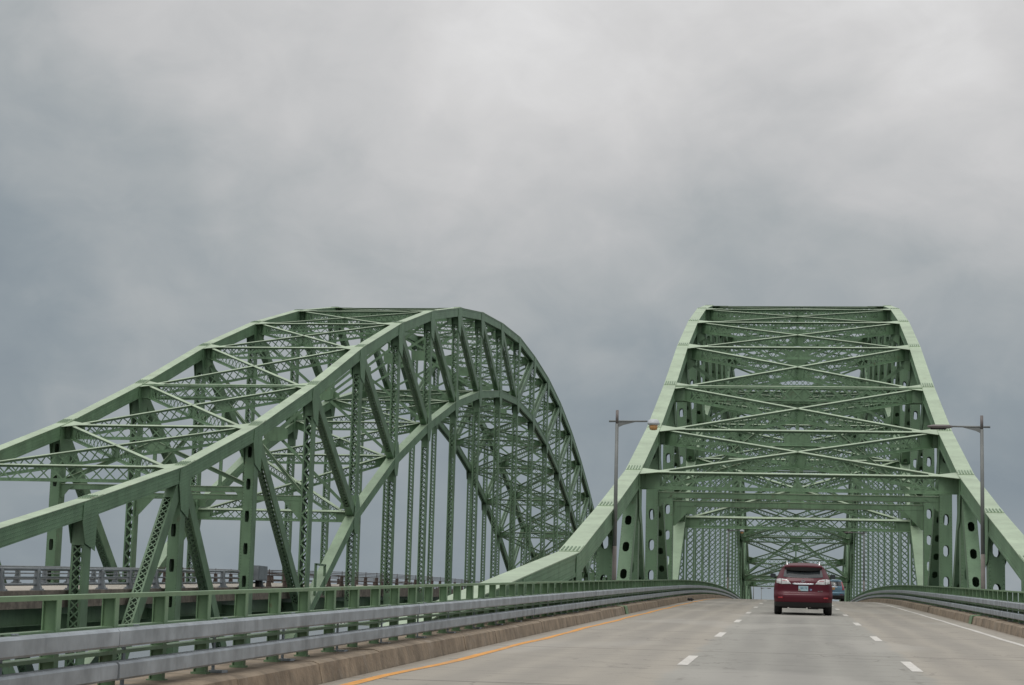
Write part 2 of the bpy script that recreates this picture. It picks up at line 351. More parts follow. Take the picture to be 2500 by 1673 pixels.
def empty(name, loc, label, cat, group=None, rz=0):
    o = bpy.data.objects.new(name, None); COL.objects.link(o); o.location = loc; o.rotation_euler = (0, 0, rz); o.empty_display_size = 0.3
    o['label'] = label; o['category'] = cat
    if group: o['group'] = group
    return o
def struct(name, mb, mats, label=None):
    o = link(name, mb.mesh(name, mats)); o['kind'] = 'structure'
    if label: o['label'] = label
    return o
XV = Vector((1, 0, 0)); YV = Vector((0, 1, 0)); ZV = Vector((0, 0, 1))

# ================================================================== road profile (camera eye is z = 0)
def deck(y):
    if y > 163.7: return deck(2 * 163.7 - y)
    if y > 90: return 0.988 + 0.0235 * (y - 90) - 0.0235 / (2 * 73.7) * (y - 90) ** 2
    if y < -40: return deck(-40) + 0.0287 * (y + 40)
    return -1.289 + 0.0271 * y - 2e-5 * y * y
def ys(a, b, step):
    n = max(1, round((b - a) / step)); return [a + (b - a) * i / n for i in range(n + 1)]
def strip(mb, prof, y0, y1, step=3.0, m=0, zf=deck, cap=True, sm=False):
    # extrude a cross profile [(x, dz), ...] (closed loop) along the road
    Y = ys(y0, y1, step); rings = []
    for y in Y:
        n = len(mb.v); z = zf(y); mb.v.extend([(x, y, z + dz) for x, dz in prof]); rings.append(n)
    K = len(prof)
    area = sum(prof[i][0] * prof[(i + 1) % K][1] - prof[(i + 1) % K][0] * prof[i][1] for i in range(K))
    for a, b_ in zip(rings, rings[1:]):
        for k in range(K):
            l = (k + 1) % K; q = (a + k, b_ + k, b_ + l, a + l)
            if area < 0: q = q[::-1]
            mb.quad(q[::-1] if area > 0 else q[::-1], [(0, 0)] * 4, m, sm)
    if cap:
        r0 = tuple(rings[0] + k for k in range(K)); r1 = tuple(rings[-1] + k for k in range(K))
        if area > 0: mb.quad(r0, [(0, 0)] * K, m); mb.quad(r1[::-1], [(0, 0)] * K, m)
        else: mb.quad(r0[::-1], [(0, 0)] * K, m); mb.quad(r1, [(0, 0)] * K, m)
def rect(x0, x1, z0, z1): return [(x0, z0), (x1, z0), (x1, z1), (x0, z1)]

# ================================================================== setting: water, shore, roads, kerbs
mb = MB(); mb.poly([(-30000, -30000, -20), (30000, -30000, -20), (30000, 30000, -20), (-30000, 30000, -20)]); struct('water', mb, ['water'])
mb = MB(); Yr = ys(-60, 520, 2.0)
n0 = len(mb.v); XS = [-5.0, -2.5, 0, 2.5, 5.0]
for y in Yr:
    for x in XS: mb.v.append((x, y, deck(y)))
for j in range(len(Yr) - 1):
    for k in range(len(XS) - 1):
        a = n0 + j * len(XS) + k; mb.quad((a, a + 1, a + len(XS) + 1, a + len(XS)), [(0, 0)] * 4)
struct('road', mb, ['road'])
def roadz(x, y): return deck(y)
def mark(mb, x0, x1, y0, y1, lift=0.004, wob=0.0, step=1.0):
    Y = ys(y0, y1, step); n = len(mb.v)
    for i, y in enumerate(Y):
        w = wob * (math.sin(y * 0.55) + 0.6 * math.sin(y * 1.27 + 1)) if wob else 0
        if x0 < -4: w -= 0.12 * min(1.0, max(0.0, (27 - y) / 5))
        ww = wob * 0.35 * math.sin(y * 0.9 + 2) if wob else 0
        mb.v.append((x0 + w - ww, y, roadz(x0, y) + lift)); mb.v.append((x1 + w + ww, y, roadz(x1, y) + lift))
    for i in range(len(Y) - 1):
        a = n + 2 * i; mb.quad((a, a + 1, a + 3, a + 2), [(0, 0)] * 4)
ROAD = bpy.data.objects['road']
for xc, ph in ((-1.531, 26.75), (1.656, 26.82)):
    for k in range(-3, 17):
        y = ph + 12.192 * k
        mb = MB(); mark(mb, xc - 0.075, xc + 0.075, y, y + 3.05); o = link('lane_dash', mb.mesh('lane_dash', ['paint_w']), ROAD)
mb = MB(); mark(mb, -4.64, -4.51, -20, 260, wob=0.022); o = link('edge_line', mb.mesh('edge_line', ['paint_o']), ROAD); o['label'] = 'orange painted line along the left kerb'
mb = MB(); mark(mb, 4.33, 4.46, -20, 260, wob=0.01); o = link('edge_line', mb.mesh('edge_line', ['paint_w']), ROAD); o['label'] = 'white painted line along the right kerb'

def kerb_run(side):
    root = bpy.data.objects.new('kerb', None); COL.objects.link(root); root['kind'] = 'structure'; root.location = (side * 5.4, 0, 0)
    y = 2.0; rnd = random.Random(3 + side)
    while y < 236:
        Ls = 3.05 if y < 110 else 6.1
        mb = MB(); j = rnd.uniform(-0.012, 0.012); dz = rnd.uniform(-0.01, 0.01)
        x0, x1 = 5.0 + j, 5.82
        prof = [(x0, -0.06), (x1, -0.30), (x1, 0.235 + dz), (x0 + 0.13, 0.235 + dz), (x0 + 0.06, 0.21 + dz)]
        prof = [(side * (a - 5.4), b) for a, b in prof]
        strip(mb, prof, y + 0.012, y + Ls - 0.012, 1.6)
        link('kerb_stone', mb.mesh('kerb_stone', ['kerb']), root); y += Ls
    for y in ((58.0,) if side < 0 else (57.0,)):
        mb = MB(); strip(mb, [(side * (a - 5.4), b) for a, b in ((4.975, -0.03), (4.99, -0.03), (5.05, 0.22), (5.3, 0.245), (5.3, 0.26), (5.03, 0.24))], y - 0.35, y + 0.35)
        o = link('joint_cover', mb.mesh('joint_cover', ['rail_green']), root); o['label'] = 'green steel cover plate over the kerb joint'
kerb_run(-1); kerb_run(1)

# ------------------------------------------------------------------ railings of the carriageway being driven
def green_railing(side, label):
    root = empty('steel_railing', (side * 5.5, 20, deck(20) + 0.235), label, 'railing', 'green railings on the kerbs'); off = -root.location
    for nm, z0, z1, hw in (('top_rail', 0.962, 0.998, 0.055), ('middle_rail', 0.715, 0.738, 0.05), ('bottom_rail', 0.512, 0.54, 0.06)):
        y = 4.0
        while y < 226:
            mb = MB(); strip(mb, rect(side * 5.5 - hw, side * 5.5 + hw, z0, z1), y, min(y + 24.4, 226), 1.53)
            link(nm, mb.mesh(nm, ['rail_green']), root, off); y += 24.4
    pm = MB(); pm.abox(-0.052, 0.052, -0.024, 0.024, 0.0, 0.735); pm.abox(-0.058, -0.048, -0.045, 0.045, 0.0, 0.735); pm.abox(0.048, 0.058, -0.045, 0.045, 0.0, 0.735)
    pm.abox(-0.075, 0.075, -0.07, 0.07, -0.005, 0.016)
    pme = pm.mesh('post', ['rail_green']); y = 5.05
    while y < 224:
        o = link('post', pme, root, Vector((side * 5.5, y, deck(y) + 0.232)) + off); y += 1.247
def guide_rail(side, label):
    root = empty('guide_rail', (side * 5.32, 20, deck(20) + 0.235), label, 'guide rail', 'grey guide rails along the kerbs'); off = -root.location
    for z0, z1 in ((0.585, 0.728), (0.328, 0.470)):
        y = 14.63 - 12.22 + 0.0
        while y < 228:
            mb = MB(); dx = random.uniform(-0.008, 0.008)
            xf = side * 5.26 + dx; xb = side * 5.39 + dx; e = 0.018
            prof = [(xf, z0 + e), (xf + side * e, z0), (xb, z0), (xb, z1), (xf + side * e, z1), (xf, z1 - e)]
            strip(mb, prof, y + 0.012, y + 12.22 - 0.012, 1.53)
            link('box_beam', mb.mesh('box_beam', ['galv']), root, off)
            mb = MB(); strip(mb, rect(side * 5.275, side * 5.38, z0 + 0.012, z1 - 0.012), y - 0.2, y + 0.2, 0.4)
            link('splice_sleeve', mb.mesh('splice_sleeve', ['pole']), root, off)
            y += 12.22
    bm = MB()
    for zc in (0.655, 0.40):
        bm.abox(0.005, 0.075, -0.055, 0.055, zc - 0.235 - 0.06, zc - 0.235 + 0.055)
    bm.abox(0.06, 0.075, -0.03, 0.03, 0.0, 0.5); bm.abox(-0.05, 0.08, -0.1, 0.1, -0.005, 0.018)
    for zc in (0.50,):
        bm.tube([(-0.03, -0.03, zc), (-0.03, -0.03, zc + 0.012)], 0.016, 6); bm.tube([(-0.03, 0.03, zc), (-0.03, 0.03, zc + 0.012)], 0.016, 6)
    bme = bm.mesh('bracket', ['galv']); y = 5.3
    while y < 224:
        o = link('bracket', bme, root, Vector((side * 5.39, y, deck(y) + 0.235)) + off); o.scale.x = side; y += 2.494
green_railing(-1, 'green steel railing on the left kerb, between roadway and pale twin bridge'); green_railing(1, 'green steel railing on the right kerb of the driven roadway')
guide_rail(-1, 'grey galvanised twin box beams along the left kerb'); guide_rail(1, 'grey galvanised twin box beams along the right kerb')

# ================================================================== the two arch truss bridges
P = 10.16
TZ = {-5: -1.9, -4: -0.95, -3: 0.05, -2: 0.95, -1: 1.83, 0: 3.69, 1: 5.68, 2: 8.33, 3: 11.45, 4: 14.87, 5: 17.82, 6: 20.26, 7: 22.15, 8: 23.45, 9: 24.19, 10: 24.55}
BZ = {-5: -6.6, -4: -6.0, -3: -5.6, -2: -5.6, -1: -6.0, 0: -7.0, 1: -8.5, 2: -5.0, 3: 0.05, 4: 5.65, 5: 9.65, 6: 12.74, 7: 15.37, 8: 17.32, 9: 18.57, 10: 19.04}
for dct in (TZ, BZ):
    for i in range(11, 26): dct[i] = dct[20 - i]

def build_bridge(name, label, cx, half, w, Y0, style):
    root = empty(name, (cx, Y0 + P, deck(Y0 + P)), label, 'bridge', 'twin green arch bridges'); off = Vector((0, 0, 0)) - root.location
    CD = 0.62
    xs = (cx - half, cx + half)
    Yn = lambda i: Y0 + P * i
    T = lambda i, dz=0.0: Vector((0, Yn(i), TZ[i] + dz)); B = lambda i, dz=0.0: Vector((0, Yn(i), BZ[i] + dz))
    def both(nm, mb, mats, lace=None, lmats=('steel',)):
        me = mb.mesh(nm, mats); lm = lace.mesh('lacing', lmats) if lace and lace.f else None
        for x in xs:
            o = link(nm, me, root, off + Vector((x, 0, 0)))
            if lm: l = link('lacing', lm, o); l['kind'] = 'stuff'
    def one(nm, mb, mats, lace=None, par=None):
        o = link(nm, mb.mesh(nm, mats), root, off)
        if lace and lace.f: l = link('lacing', lace.mesh('lacing', ('steel',)), o); l['kind'] = 'stuff'
        return o
    # ---- chords, mitred at every panel point
    def chord(nm, nodes, d, cover, last_mat):
        K = len(nodes); ns = []
        dirs = [(nodes[k + 1] - nodes[k]).normalized() for k in range(K - 1)]
        for k in range(K):
            a = dirs[max(k - 1, 0)]; b_ = dirs[min(k, K - 2)]
            na = Vector((0, -a.z, a.y)); nb = Vector((0, -b_.z, b_.y)); m_ = (na + nb).normalized(); ns.append(m_ / max(0.3, m_.dot(na)))
        t = 0.03
        for k in range(K - 1):
            mb = MB(); lace = MB(); p, q, a_, b_ = nodes[k], nodes[k + 1], ns[k], ns[k + 1]
            def slab(x0, x1, h0, h1, m):
                mb.hexa([p + XV * x0 + a_ * h0, p + XV * x1 + a_ * h0, p + XV * x1 + a_ * h1, p + XV * x0 + a_ * h1, q + XV * x0 + b_ * h0, q + XV * x1 + b_ * h0, q + XV * x1 + b_ * h1, q + XV * x0 + b_ * h1], m)
            slab(-w / 2, -w / 2 + t, -d, -0.028, 0); slab(w / 2 - t, w / 2, -d, -0.028, 0)
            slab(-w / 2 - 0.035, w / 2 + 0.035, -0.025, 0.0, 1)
            for sx in (-1, 1):   # flange angles along the edges
                slab(*(sorted((sx * (w / 2), sx * (w / 2 + 0.014)))), -0.13, -0.03, 0); slab(*(sorted((sx * (w / 2), sx * (w / 2 + 0.014)))), -d - 0.004, -d + 0.10, 0)
                slab(*(sorted((sx * (w / 2 - 0.13), sx * (w / 2 - 0.035)))), -d + 0.003, -d + 0.017, 0)
            L = (q - p).length; nb_ = int(L / 0.55)
            for j in range(nb_):
                f0 = (j + 0.3) / nb_; f1 = (j + 1.0) / nb_; s = 1 if j % 2 else -1
                lace.bar(p.lerp(q, f0) + a_ * (-d + 0.008) + XV * s * (w / 2 - 0.07), p.lerp(q, f1) + a_ * (-d + 0.008) - XV * s * (w / 2 - 0.07), XV, 0.07, 0.012)
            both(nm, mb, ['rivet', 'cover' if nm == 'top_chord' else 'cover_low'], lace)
    # ---- built-up web members
    def member(nm, p, q, wx, dp, face, cut0=0.25, cut1=0.25, face2=None, pitch=None):
        mb = MB(); lace = MB(); p = Vector(p); q = Vector(q); a = (q - p).normalized(); p = p + a * cut0; q = q - a * cut1
        L = (q - p).length; n = XV.cross(a).normalized(); c = (p + q) / 2; t = 0.025
        for s in (-1, 1):
            mb.box(c + XV * s * (wx / 2 - t / 2), a * (L / 2), XV * (t / 2), n * (dp / 2), 0)
            for r in (-1, 1):
                mb.box(c + XV * s * (wx / 2 - t - 0.026) + n * r * (dp / 2 - 0.008), a * (L / 2), XV * 0.026, n * 0.006, 0)
        for r, fc in ((1, face), (-1, face2 or face)):
            nn = n * r; lvl = nn * (dp / 2 - 0.02); W = wx - 2 * t - 0.01
            if fc == 'slot': mb.perf(p + nn * (dp / 2 + 0.006), a, XV, nn, L, wx - 0.004, pitch or 1.28, 0.235, 0.47, True, 0.016, 1)
            elif fc == 'rect': mb.perf(p + nn * (dp / 2 + 0.006), a, XV, nn, L, wx - 0.004, pitch or 1.38, 0.20, 0.50, False, 0.016, 1)
            elif fc == 'plate': mb.box(c + nn * (dp / 2 + 0.006), a * (L / 2), XV * (wx / 2 - 0.002), nn * 0.008, 1)
            else:
                el_ = min(1.1, L * 0.12)
                for e0, e1 in ((0, el_), (L - el_, L)): mb.box(p + a * ((e0 + e1) / 2) + nn * (dp / 2 + 0.006), a * ((e1 - e0) / 2), XV * (wx / 2 - 0.002), nn * 0.007, 0)
                if fc == 'Z':
                    k = max(1, round((L - 2 * el_) / 0.36)); st = (L - 2 * el_) / k
                    for j in range(k):
                        s = 1 if j % 2 else -1
                        lace.bar(p + a * (el_ + st * j) + lvl + XV * s * (W / 2 - 0.03), p + a * (el_ + st * (j + 1)) + lvl - XV * s * (W / 2 - 0.03), XV, 0.085, 0.012)
                else:
                    k = max(1, round((L - 2 * el_) / (W * 0.82))); st = (L - 2 * el_) / k
                    for j in range(k):
                        for s in (-1, 1):
                            lace.bar(p + a * (el_ + st * j) + lvl + nn * 0.008 * s + XV * s * (W / 2 - 0.03), p + a * (el_ + st * (j + 1)) + lvl + nn * 0.008 * s - XV * s * (W / 2 - 0.03), XV, 0.046, 0.012)
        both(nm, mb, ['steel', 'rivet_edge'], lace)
    # ---- lattice girders running across the bridge
    def girder(nm, p, q, depth, fw=0.24, centre=False, cut=0.0, box=False, thick=0.02, slope=0.0):
        mb = MB(); lace = MB(); p = Vector(p); q = Vector(q); a = (q - p).normalized(); p = p + a * cut; q = q - a * cut; L = (q - p).length
        up = (ZV - a * ZV.dot(a)).normalized(); s_ = a.cross(up); c = (p + q) / 2
        fn = Vector((0, -slope, 1)); fn = (fn - a * fn.dot(a)).normalized(); fs = a.cross(fn)
        planes = (-fw / 2 + 0.02, fw / 2 - 0.02) if box else (0.0,)
        for r in (-1, 1):
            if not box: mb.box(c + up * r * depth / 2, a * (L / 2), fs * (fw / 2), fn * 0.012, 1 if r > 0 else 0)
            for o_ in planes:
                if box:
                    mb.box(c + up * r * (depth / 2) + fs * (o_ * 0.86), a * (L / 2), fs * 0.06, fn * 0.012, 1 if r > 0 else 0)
                mb.box(c + up * r * (depth / 2 - 0.06) + s_ * o_, a * (L / 2), s_ * thick / 2, up * 0.048, 0)
        el_ = min(0.75, L * 0.08)
        plates = [(0, el_), (L - el_, L)] + ([(L / 2 - 0.45, L / 2 + 0.45)] if centre else [])
        for e0, e1 in plates:
            for o_ in planes: mb.box(p + a * ((e0 + e1) / 2) + s_ * o_, a * ((e1 - e0) / 2), s_ * (thick / 2 + 0.006), up * (depth / 2 - 0.012), 0)
        k = max(1, round((L - 2 * el_) / (depth * 0.86))); st = (L - 2 * el_) / k
        for o_ in planes:
            for j in range(k):
                for s in (-1, 1):
                    b0 = p + a * (el_ + st * j) + s_ * (o_ + 0.009 * s); b1 = b0 + a * st
                    lace.bar(b0 + up * s * (depth / 2 - 0.05), b1 - up * s * (depth / 2 - 0.05), up, 0.052, 0.014)
        if box:
            k = max(1, round((L - 2 * el_) / (fw * 1.1))); st = (L - 2 * el_) / k
            for r in (-1, 1):
                for e0, e1 in ((0, el_), (L - el_, L)): mb.box(p + a * ((e0 + e1) / 2) + up * r * (depth / 2 + 0.004), a * ((e1 - e0) / 2), s_ * (fw / 2), up * 0.014, 1 if r > 0 else 0)
                for j in range(k):
                    for s in (-1, 1):
                        b0 = p + a * (el_ + st * j) + up * r * (depth / 2 + 0.004 * s); b1 = b0 + a * st
                        lace.bar(b0 + s_ * s * (fw / 2 - 0.05), b1 - s_ * s * (fw / 2 - 0.05), s_, 0.06, 0.01, 1 if False else 0)
        return one(nm, mb, ['steel', 'cover'], lace)
    # ---- gusset plates at the panel points
    def gusset(c, pts):
        mb = MB()
        for s in (-1, 1):
            x0 = s * (w / 2 + 0.016)
            mb.prism([Vector((x0, c.y + a, c.z + b)) for a, b in pts], XV * (s * 0.016))
        both('gusset_plate', mb, ['rivet'])

    chord('top_chord', [T(i) for i in range(-5, 26)], CD, True, None)
    chord('bottom_chord', [B(i) for i in range(-5, 26)], 0.56, True, None)
    inner = half - w / 2
    for i in range(-4, 25):
        pf = style['post'].get(i if i <= 10 else 20 - i, style['post_default'])
        bot = B(i, -0.3)
        member('post', T(i, -CD * 0.5), bot, w - 0.02, 0.68 if (0 <= i <= 3 or 17 <= i <= 20) else 0.58 if 0 <= i <= 20 else 0.4, pf, 0.2, 0.1)
    for i in range(1, 10):
        fc = style['diag'].get(i, style['diag_default'])
        member('diagonal', T(i, -0.3), B(i + 1, -0.28), w - 0.06, 0.58, fc, 0.5, 0.3)
        member('diagonal', T(20 - i, -0.3), B(19 - i, -0.28), w - 0.06, 0.58, fc, 0.5, 0.3)
    for i, k in ((1, 0), (-1, 0), (-1, -2), (-3, -2), (-3, -4)):
        fc = style['diag'].get('a%d' % i, style['diag_default'])
        member('diagonal', T(i, -0.3), B(k, -0.28), w - 0.06, 0.62, fc, 0.5, 0.3)
        member('diagonal', T(20 - i, -0.3), B(20 - k, -0.28), w - 0.06, 0.62, fc, 0.5, 0.3)
    for i in range(4, 17):
        member('hanger', B(i, -0.3), Vector((0, Yn(i), deck(Yn(i)) - 1.2)), w - 0.03, 0.46, style['hang'], 0.3, 0.0)
    # gussets follow the slope of the chord
    for i in range(-4, 25):
        sl = (TZ[min(i + 1, 25)] - TZ[max(i - 1, -5)]) / (2 * P)
        lf = -0.85; rt = 0.85; down = 1.45 if 0 < i < 20 else 1.15
        sgn = 1 if i <= 9 else -1
        if i == 10: sgn = 0
        pts = [(lf * 0.75, lf * 0.75 * sl - 0.05), (rt * 0.75, rt * 0.75 * sl - 0.05), (rt * 0.8, rt * 0.8 * sl - CD - 0.1), (0.36 + 0.25 * max(0, sgn), -CD - down * (1.0 if sgn >= 0 else 0.8)), (-0.36 - 0.25 * max(0, -sgn), -CD - down * (1.0 if sgn <= 0 else 0.8)), (lf * 0.8, lf * 0.8 * sl - CD - 0.1)]
        gusset(T(i), pts)
    for i in range(3, 18):
        sl = (BZ[i + 1] - BZ[i - 1]) / (2 * P)
        pts = [(-0.7, -0.7 * sl - 0.5), (-0.34, -1.25), (0.34, -1.25), (0.7, 0.7 * sl - 0.5), (0.62, 0.62 * sl + 0.12), (0.3, 0.85), (-0.3 if i != 10 else -0.3, 0.85), (-0.62, -0.62 * sl + 0.12)]
        gusset(B(i), pts)
    # splice plates with raised ribs on the chord tops
    for i in range(-1, 22):
        for sd_ in (1,):
            mb = MB(); a = (T(i) - T(i - 1)).normalized() if i <= 10 else (T(i + 1) - T(i)).normalized(); n = Vector((0, -a.z, a.y))
            a2 = (T(i + 1) - T(i)).normalized() if i <= 10 else (T(i) - T(i - 1)).normalized()
            if i > 10: a = -a; a2 = -a2
            n2 = Vector((0, -a2.z, a2.y)) * (1 if a2.y > 0 else -1); n = n * (1 if a.y > 0 else -1)
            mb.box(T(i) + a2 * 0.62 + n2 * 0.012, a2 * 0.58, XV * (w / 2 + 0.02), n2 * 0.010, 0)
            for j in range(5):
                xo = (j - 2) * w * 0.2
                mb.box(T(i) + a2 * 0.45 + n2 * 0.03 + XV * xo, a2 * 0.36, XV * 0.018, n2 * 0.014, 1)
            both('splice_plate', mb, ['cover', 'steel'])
    # ---- top lateral system
    LI = cx - inner; RI = cx + inner
    def pt(x, v, dz=0): return Vector((x, v.y, v.z + dz))
    for i in range(1, 20):
        sl = (TZ[i + 1] - TZ[i - 1]) / (2 * P)
        if i in (3, 17): girder('strut', pt(LI, T(i), -0.42), pt(RI, T(i), -0.42), 0.72, 0.5, box=True, slope=sl)
        else: girder('strut', pt(LI, T(i), -0.38), pt(RI, T(i), -0.38), 0.64, 0.26, slope=sl)
        for s in (-1, 1):
            mb = MB()
            x0 = cx + s * (inner + 0.05)
            q = [(0, -0.75), (-s * 0.75, -0.22), (-s * 1.15, -0.18), (-s * 1.15, 0.22), (-s * 0.75, 0.26), (0, 0.85)]
            mb.prism([Vector((x0 + a, Yn(i) + b, TZ[i] + b * sl - 0.028)) for a, b in q], ZV * -0.016)
            one('lateral_plate', mb, ['cover'])
        if i < 19:
            for s in (-1, 1):
                girder('lateral_brace', pt(cx - s * (inner - 0.25), T(i), -0.40), pt(cx + s * (inner - 0.25), T(i + 1), -0.40 + 0.0), 0.60, 0.17, centre=(s < 0), thick=0.022 if s > 0 else 0.03, slope=(TZ[i + 1] - TZ[i]) / P)
    # ---- bottom lateral system and sway frames above the roadway
    for i in range(4, 17):
        girder('strut', pt(LI, B(i), -0.3), pt(RI, B(i), -0.3), 0.56, 0.24, slope=(BZ[i + 1] - BZ[i - 1]) / (2 * P))
        if i < 16:
            for s in (-1, 1):
                girder('lateral_brace', pt(cx - s * (inner - 0.25), B(i), -0.32), pt(cx + s * (inner - 0.25), B(i + 1), -0.32), 0.5, 0.17, centre=(s < 0), thick=0.022 if s > 0 else 0.03, slope=(BZ[i + 1] - BZ[i]) / P)
        mb = MB(); zt = TZ[i] - 0.85; zb = BZ[i] + 0.12; y = Yn(i)
        for s in (-1, 1):
            mb.bar((cx - s * inner, y + 0.03 * s, zt), (cx + s * inner, y + 0.03 * s, zb), ZV, 0.17, 0.02); mb.bar((cx - s * inner, y + 0.03 * s + 0.05, zt), (cx + s * inner, y + 0.03 * s + 0.05, zb), YV, 0.10, 0.02)
        zc = (zt + zb) / 2
        g = [(-0.7, -0.24), (-0.35, -0.40), (0.35, -0.40), (0.7, -0.24), (0.7, 0.24), (0.35, 0.40), (-0.35, 0.40), (-0.7, 0.24)]
        mb.prism([Vector((cx + a, y - 0.06, zc + b)) for a, b in g], YV * 0.016)
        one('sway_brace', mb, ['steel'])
        # knee plates in the corners
        for s in (-1, 1):
            x0 = cx + s * inner
            for z0, dz in ((zt + 0.1, -0.62), (zb - 0.02, 0.55)):
                mb = MB(); mb.prism([Vector((x0, y - 0.09, z0)), Vector((x0 - s * 0.5, y - 0.09, z0)), Vector((x0 - s * 0.42, y - 0.09, z0 + dz * 0.55)), Vector((x0, y - 0.09, z0 + dz))], YV * 0.016)
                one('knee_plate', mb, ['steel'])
    # ---- portals where the arch comes down through the deck
    for i, z0, z1, hn in ((2, 5.32, 5.53, 0.4), (3, 5.57, 5.80, 0.95), (17, 5.57, 5.80, 0.95), (18, 5.32, 5.53, 0.4)):
        y = Yn(i); mb = MB()
        mb.abox(LI, RI, y - 0.16, y - 0.14, z0, z1); mb.abox(LI, RI, y + 0.14, y + 0.16, z0, z1)
        mb.abox(LI, RI, y - 0.19, y + 0.19, z1, z1 + 0.02, 1); mb.abox(LI, RI, y - 0.19, y + 0.19, z0 - 0.02, z0)
        for s in (-1, 1):
            x0 = cx + s * inner
            mb.prism([Vector((x0, y - 0.18, z0 + 0.1)), Vector((x0 - s * (hn + 0.2), y - 0.18, z0 + 0.1)), Vector((x0 - s * hn, y - 0.18, z0 - 0.02)), Vector((x0 - s * 0.1, y - 0.18, z0 - hn)), Vector((x0, y - 0.18, z0 - hn))], YV * 0.018)
        one('portal_beam', mb, ['steel', 'cover'])
        mb = MB(); zt = TZ[i] - 0.8
        for s in (-1, 1):
            mb.bar((cx + s * inner, y, z1 + 0.12), (cx + s * 0.15, y, zt - 0.1), ZV, 0.20, 0.03); mb.bar((cx + s * inner, y, z1 + 0.22), (cx + s * 0.15, y, zt), YV, 0.24, 0.02, 1)
        mb.abox(cx - 0.08, cx + 0.08, y - 0.05, y + 0.05, z1 + 0.02, zt)
        mb.prism([Vector((cx - 0.8, y - 0.07, zt + 0.08)), Vector((cx + 0.8, y - 0.07, zt + 0.08)), Vector((cx + 0.3, y - 0.07, zt - 0.55)), Vector((cx - 0.3, y - 0.07, zt - 0.55))], YV * 0.016)
        mb.prism([Vector((cx - 0.35, y - 0.07, z1 + 0.02)), Vector((cx + 0.35, y - 0.07, z1 + 0.02)), Vector((cx + 0.12, y - 0.07, z1 + 0.5)), Vector((cx - 0.12, y - 0.07, z1 + 0.5))], YV * 0.016)
        one('portal_brace', mb, ['steel', 'cover'])
    # ---- floor system
    for i in range(-5, 26):
        y = Yn(i); z = deck(y); mb = MB()
        mb.abox(cx - half - 0.1, cx + half + 0.1, y - 0.01, y + 0.01, z - 1.75, z - 0.62); mb.abox(cx - half - 0.1, cx + half + 0.1, y - 0.17, y + 0.17, z - 0.62, z - 0.59); mb.abox(cx - half - 0.1, cx + half + 0.1, y - 0.17, y + 0.17, z - 1.78, z - 1.75)
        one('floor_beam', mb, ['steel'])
    ns = 5; hw = style['deck_half'] - 0.35
    for j in range(ns):
        x = cx - hw + 2 * hw * j / (ns - 1); mb = MB()
        prof = [(x - 0.14, -0.98), (x + 0.14, -0.98), (x + 0.14, -0.95), (x + 0.012, -0.95), (x + 0.012, -0.36), (x + 0.14, -0.36), (x + 0.14, -0.33), (x - 0.14, -0.33), (x - 0.14, -0.36), (x - 0.012, -0.36), (x - 0.012, -0.95), (x - 0.14, -0.95)]
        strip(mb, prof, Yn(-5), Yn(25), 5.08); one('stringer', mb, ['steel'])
    return root, off, Yn, inner

right_style = {'post': {}, 'post_default': 'slot', 'diag': {}, 'diag_default': 'slot', 'hang': 'X', 'deck_half': 5.3}
left_style = {'post': {2: 'rect', 1: 'rect', 3: 'Z'}, 'post_default': 'X', 'diag': {}, 'diag_default': 'X', 'hang': 'X', 'deck_half': 3.9}
for i in range(4, 11): left_style['post'][i] = 'X'
NEAR = build_bridge('arch_bridge', 'green steel arch bridge being driven through, perforated posts framing the red car', 0.075, 6.17, 0.527, 62.1, right_style)
FAR = build_bridge('arch_bridge', 'green steel arch bridge on the left, latticed, seen from outside beyond the railing', -28.9, 4.56, 0.47, 63.3, left_style)
# ================================================================== deck slabs under and beside the roads
mb = MB(); strip(mb, rect(-5.82, 5.82, -0.33, -0.075), -60, 520, 5.0); struct('bridge_deck', mb, ['kerb'])
LC = -28.9
mb = MB(); strip(mb, rect(LC - 4.15, LC + 4.15, -0.36, 0.0), -60, 420, 4.0); struct('bridge_deck', mb, ['kerbtop'])
mb = MB(); n0 = 0
Yr = ys(-60, 420, 4.0)
for y in Yr:
    for x, cz in ((LC - 3.62, 0.13), (LC, 0.30), (LC + 3.62, 0.13)): mb.v.append((x, y, deck(y) + cz))
for j in range(len(Yr) - 1):
    for k in range(2):
        a = j * 3 + k; mb.quad((a, a + 1, a + 4, a + 3), [(0, 0)] * 4)
struct('road', mb, ['roadL'])
for s in (-1, 1):
    mb = MB(); strip(mb, [(LC + s * a, b) for a, b in ((3.6, -0.1), (4.18, -0.38), (4.18, 0.20), (3.68, 0.20))], -60, 420, 4.0); struct('kerb', mb, ['kerbtop'])

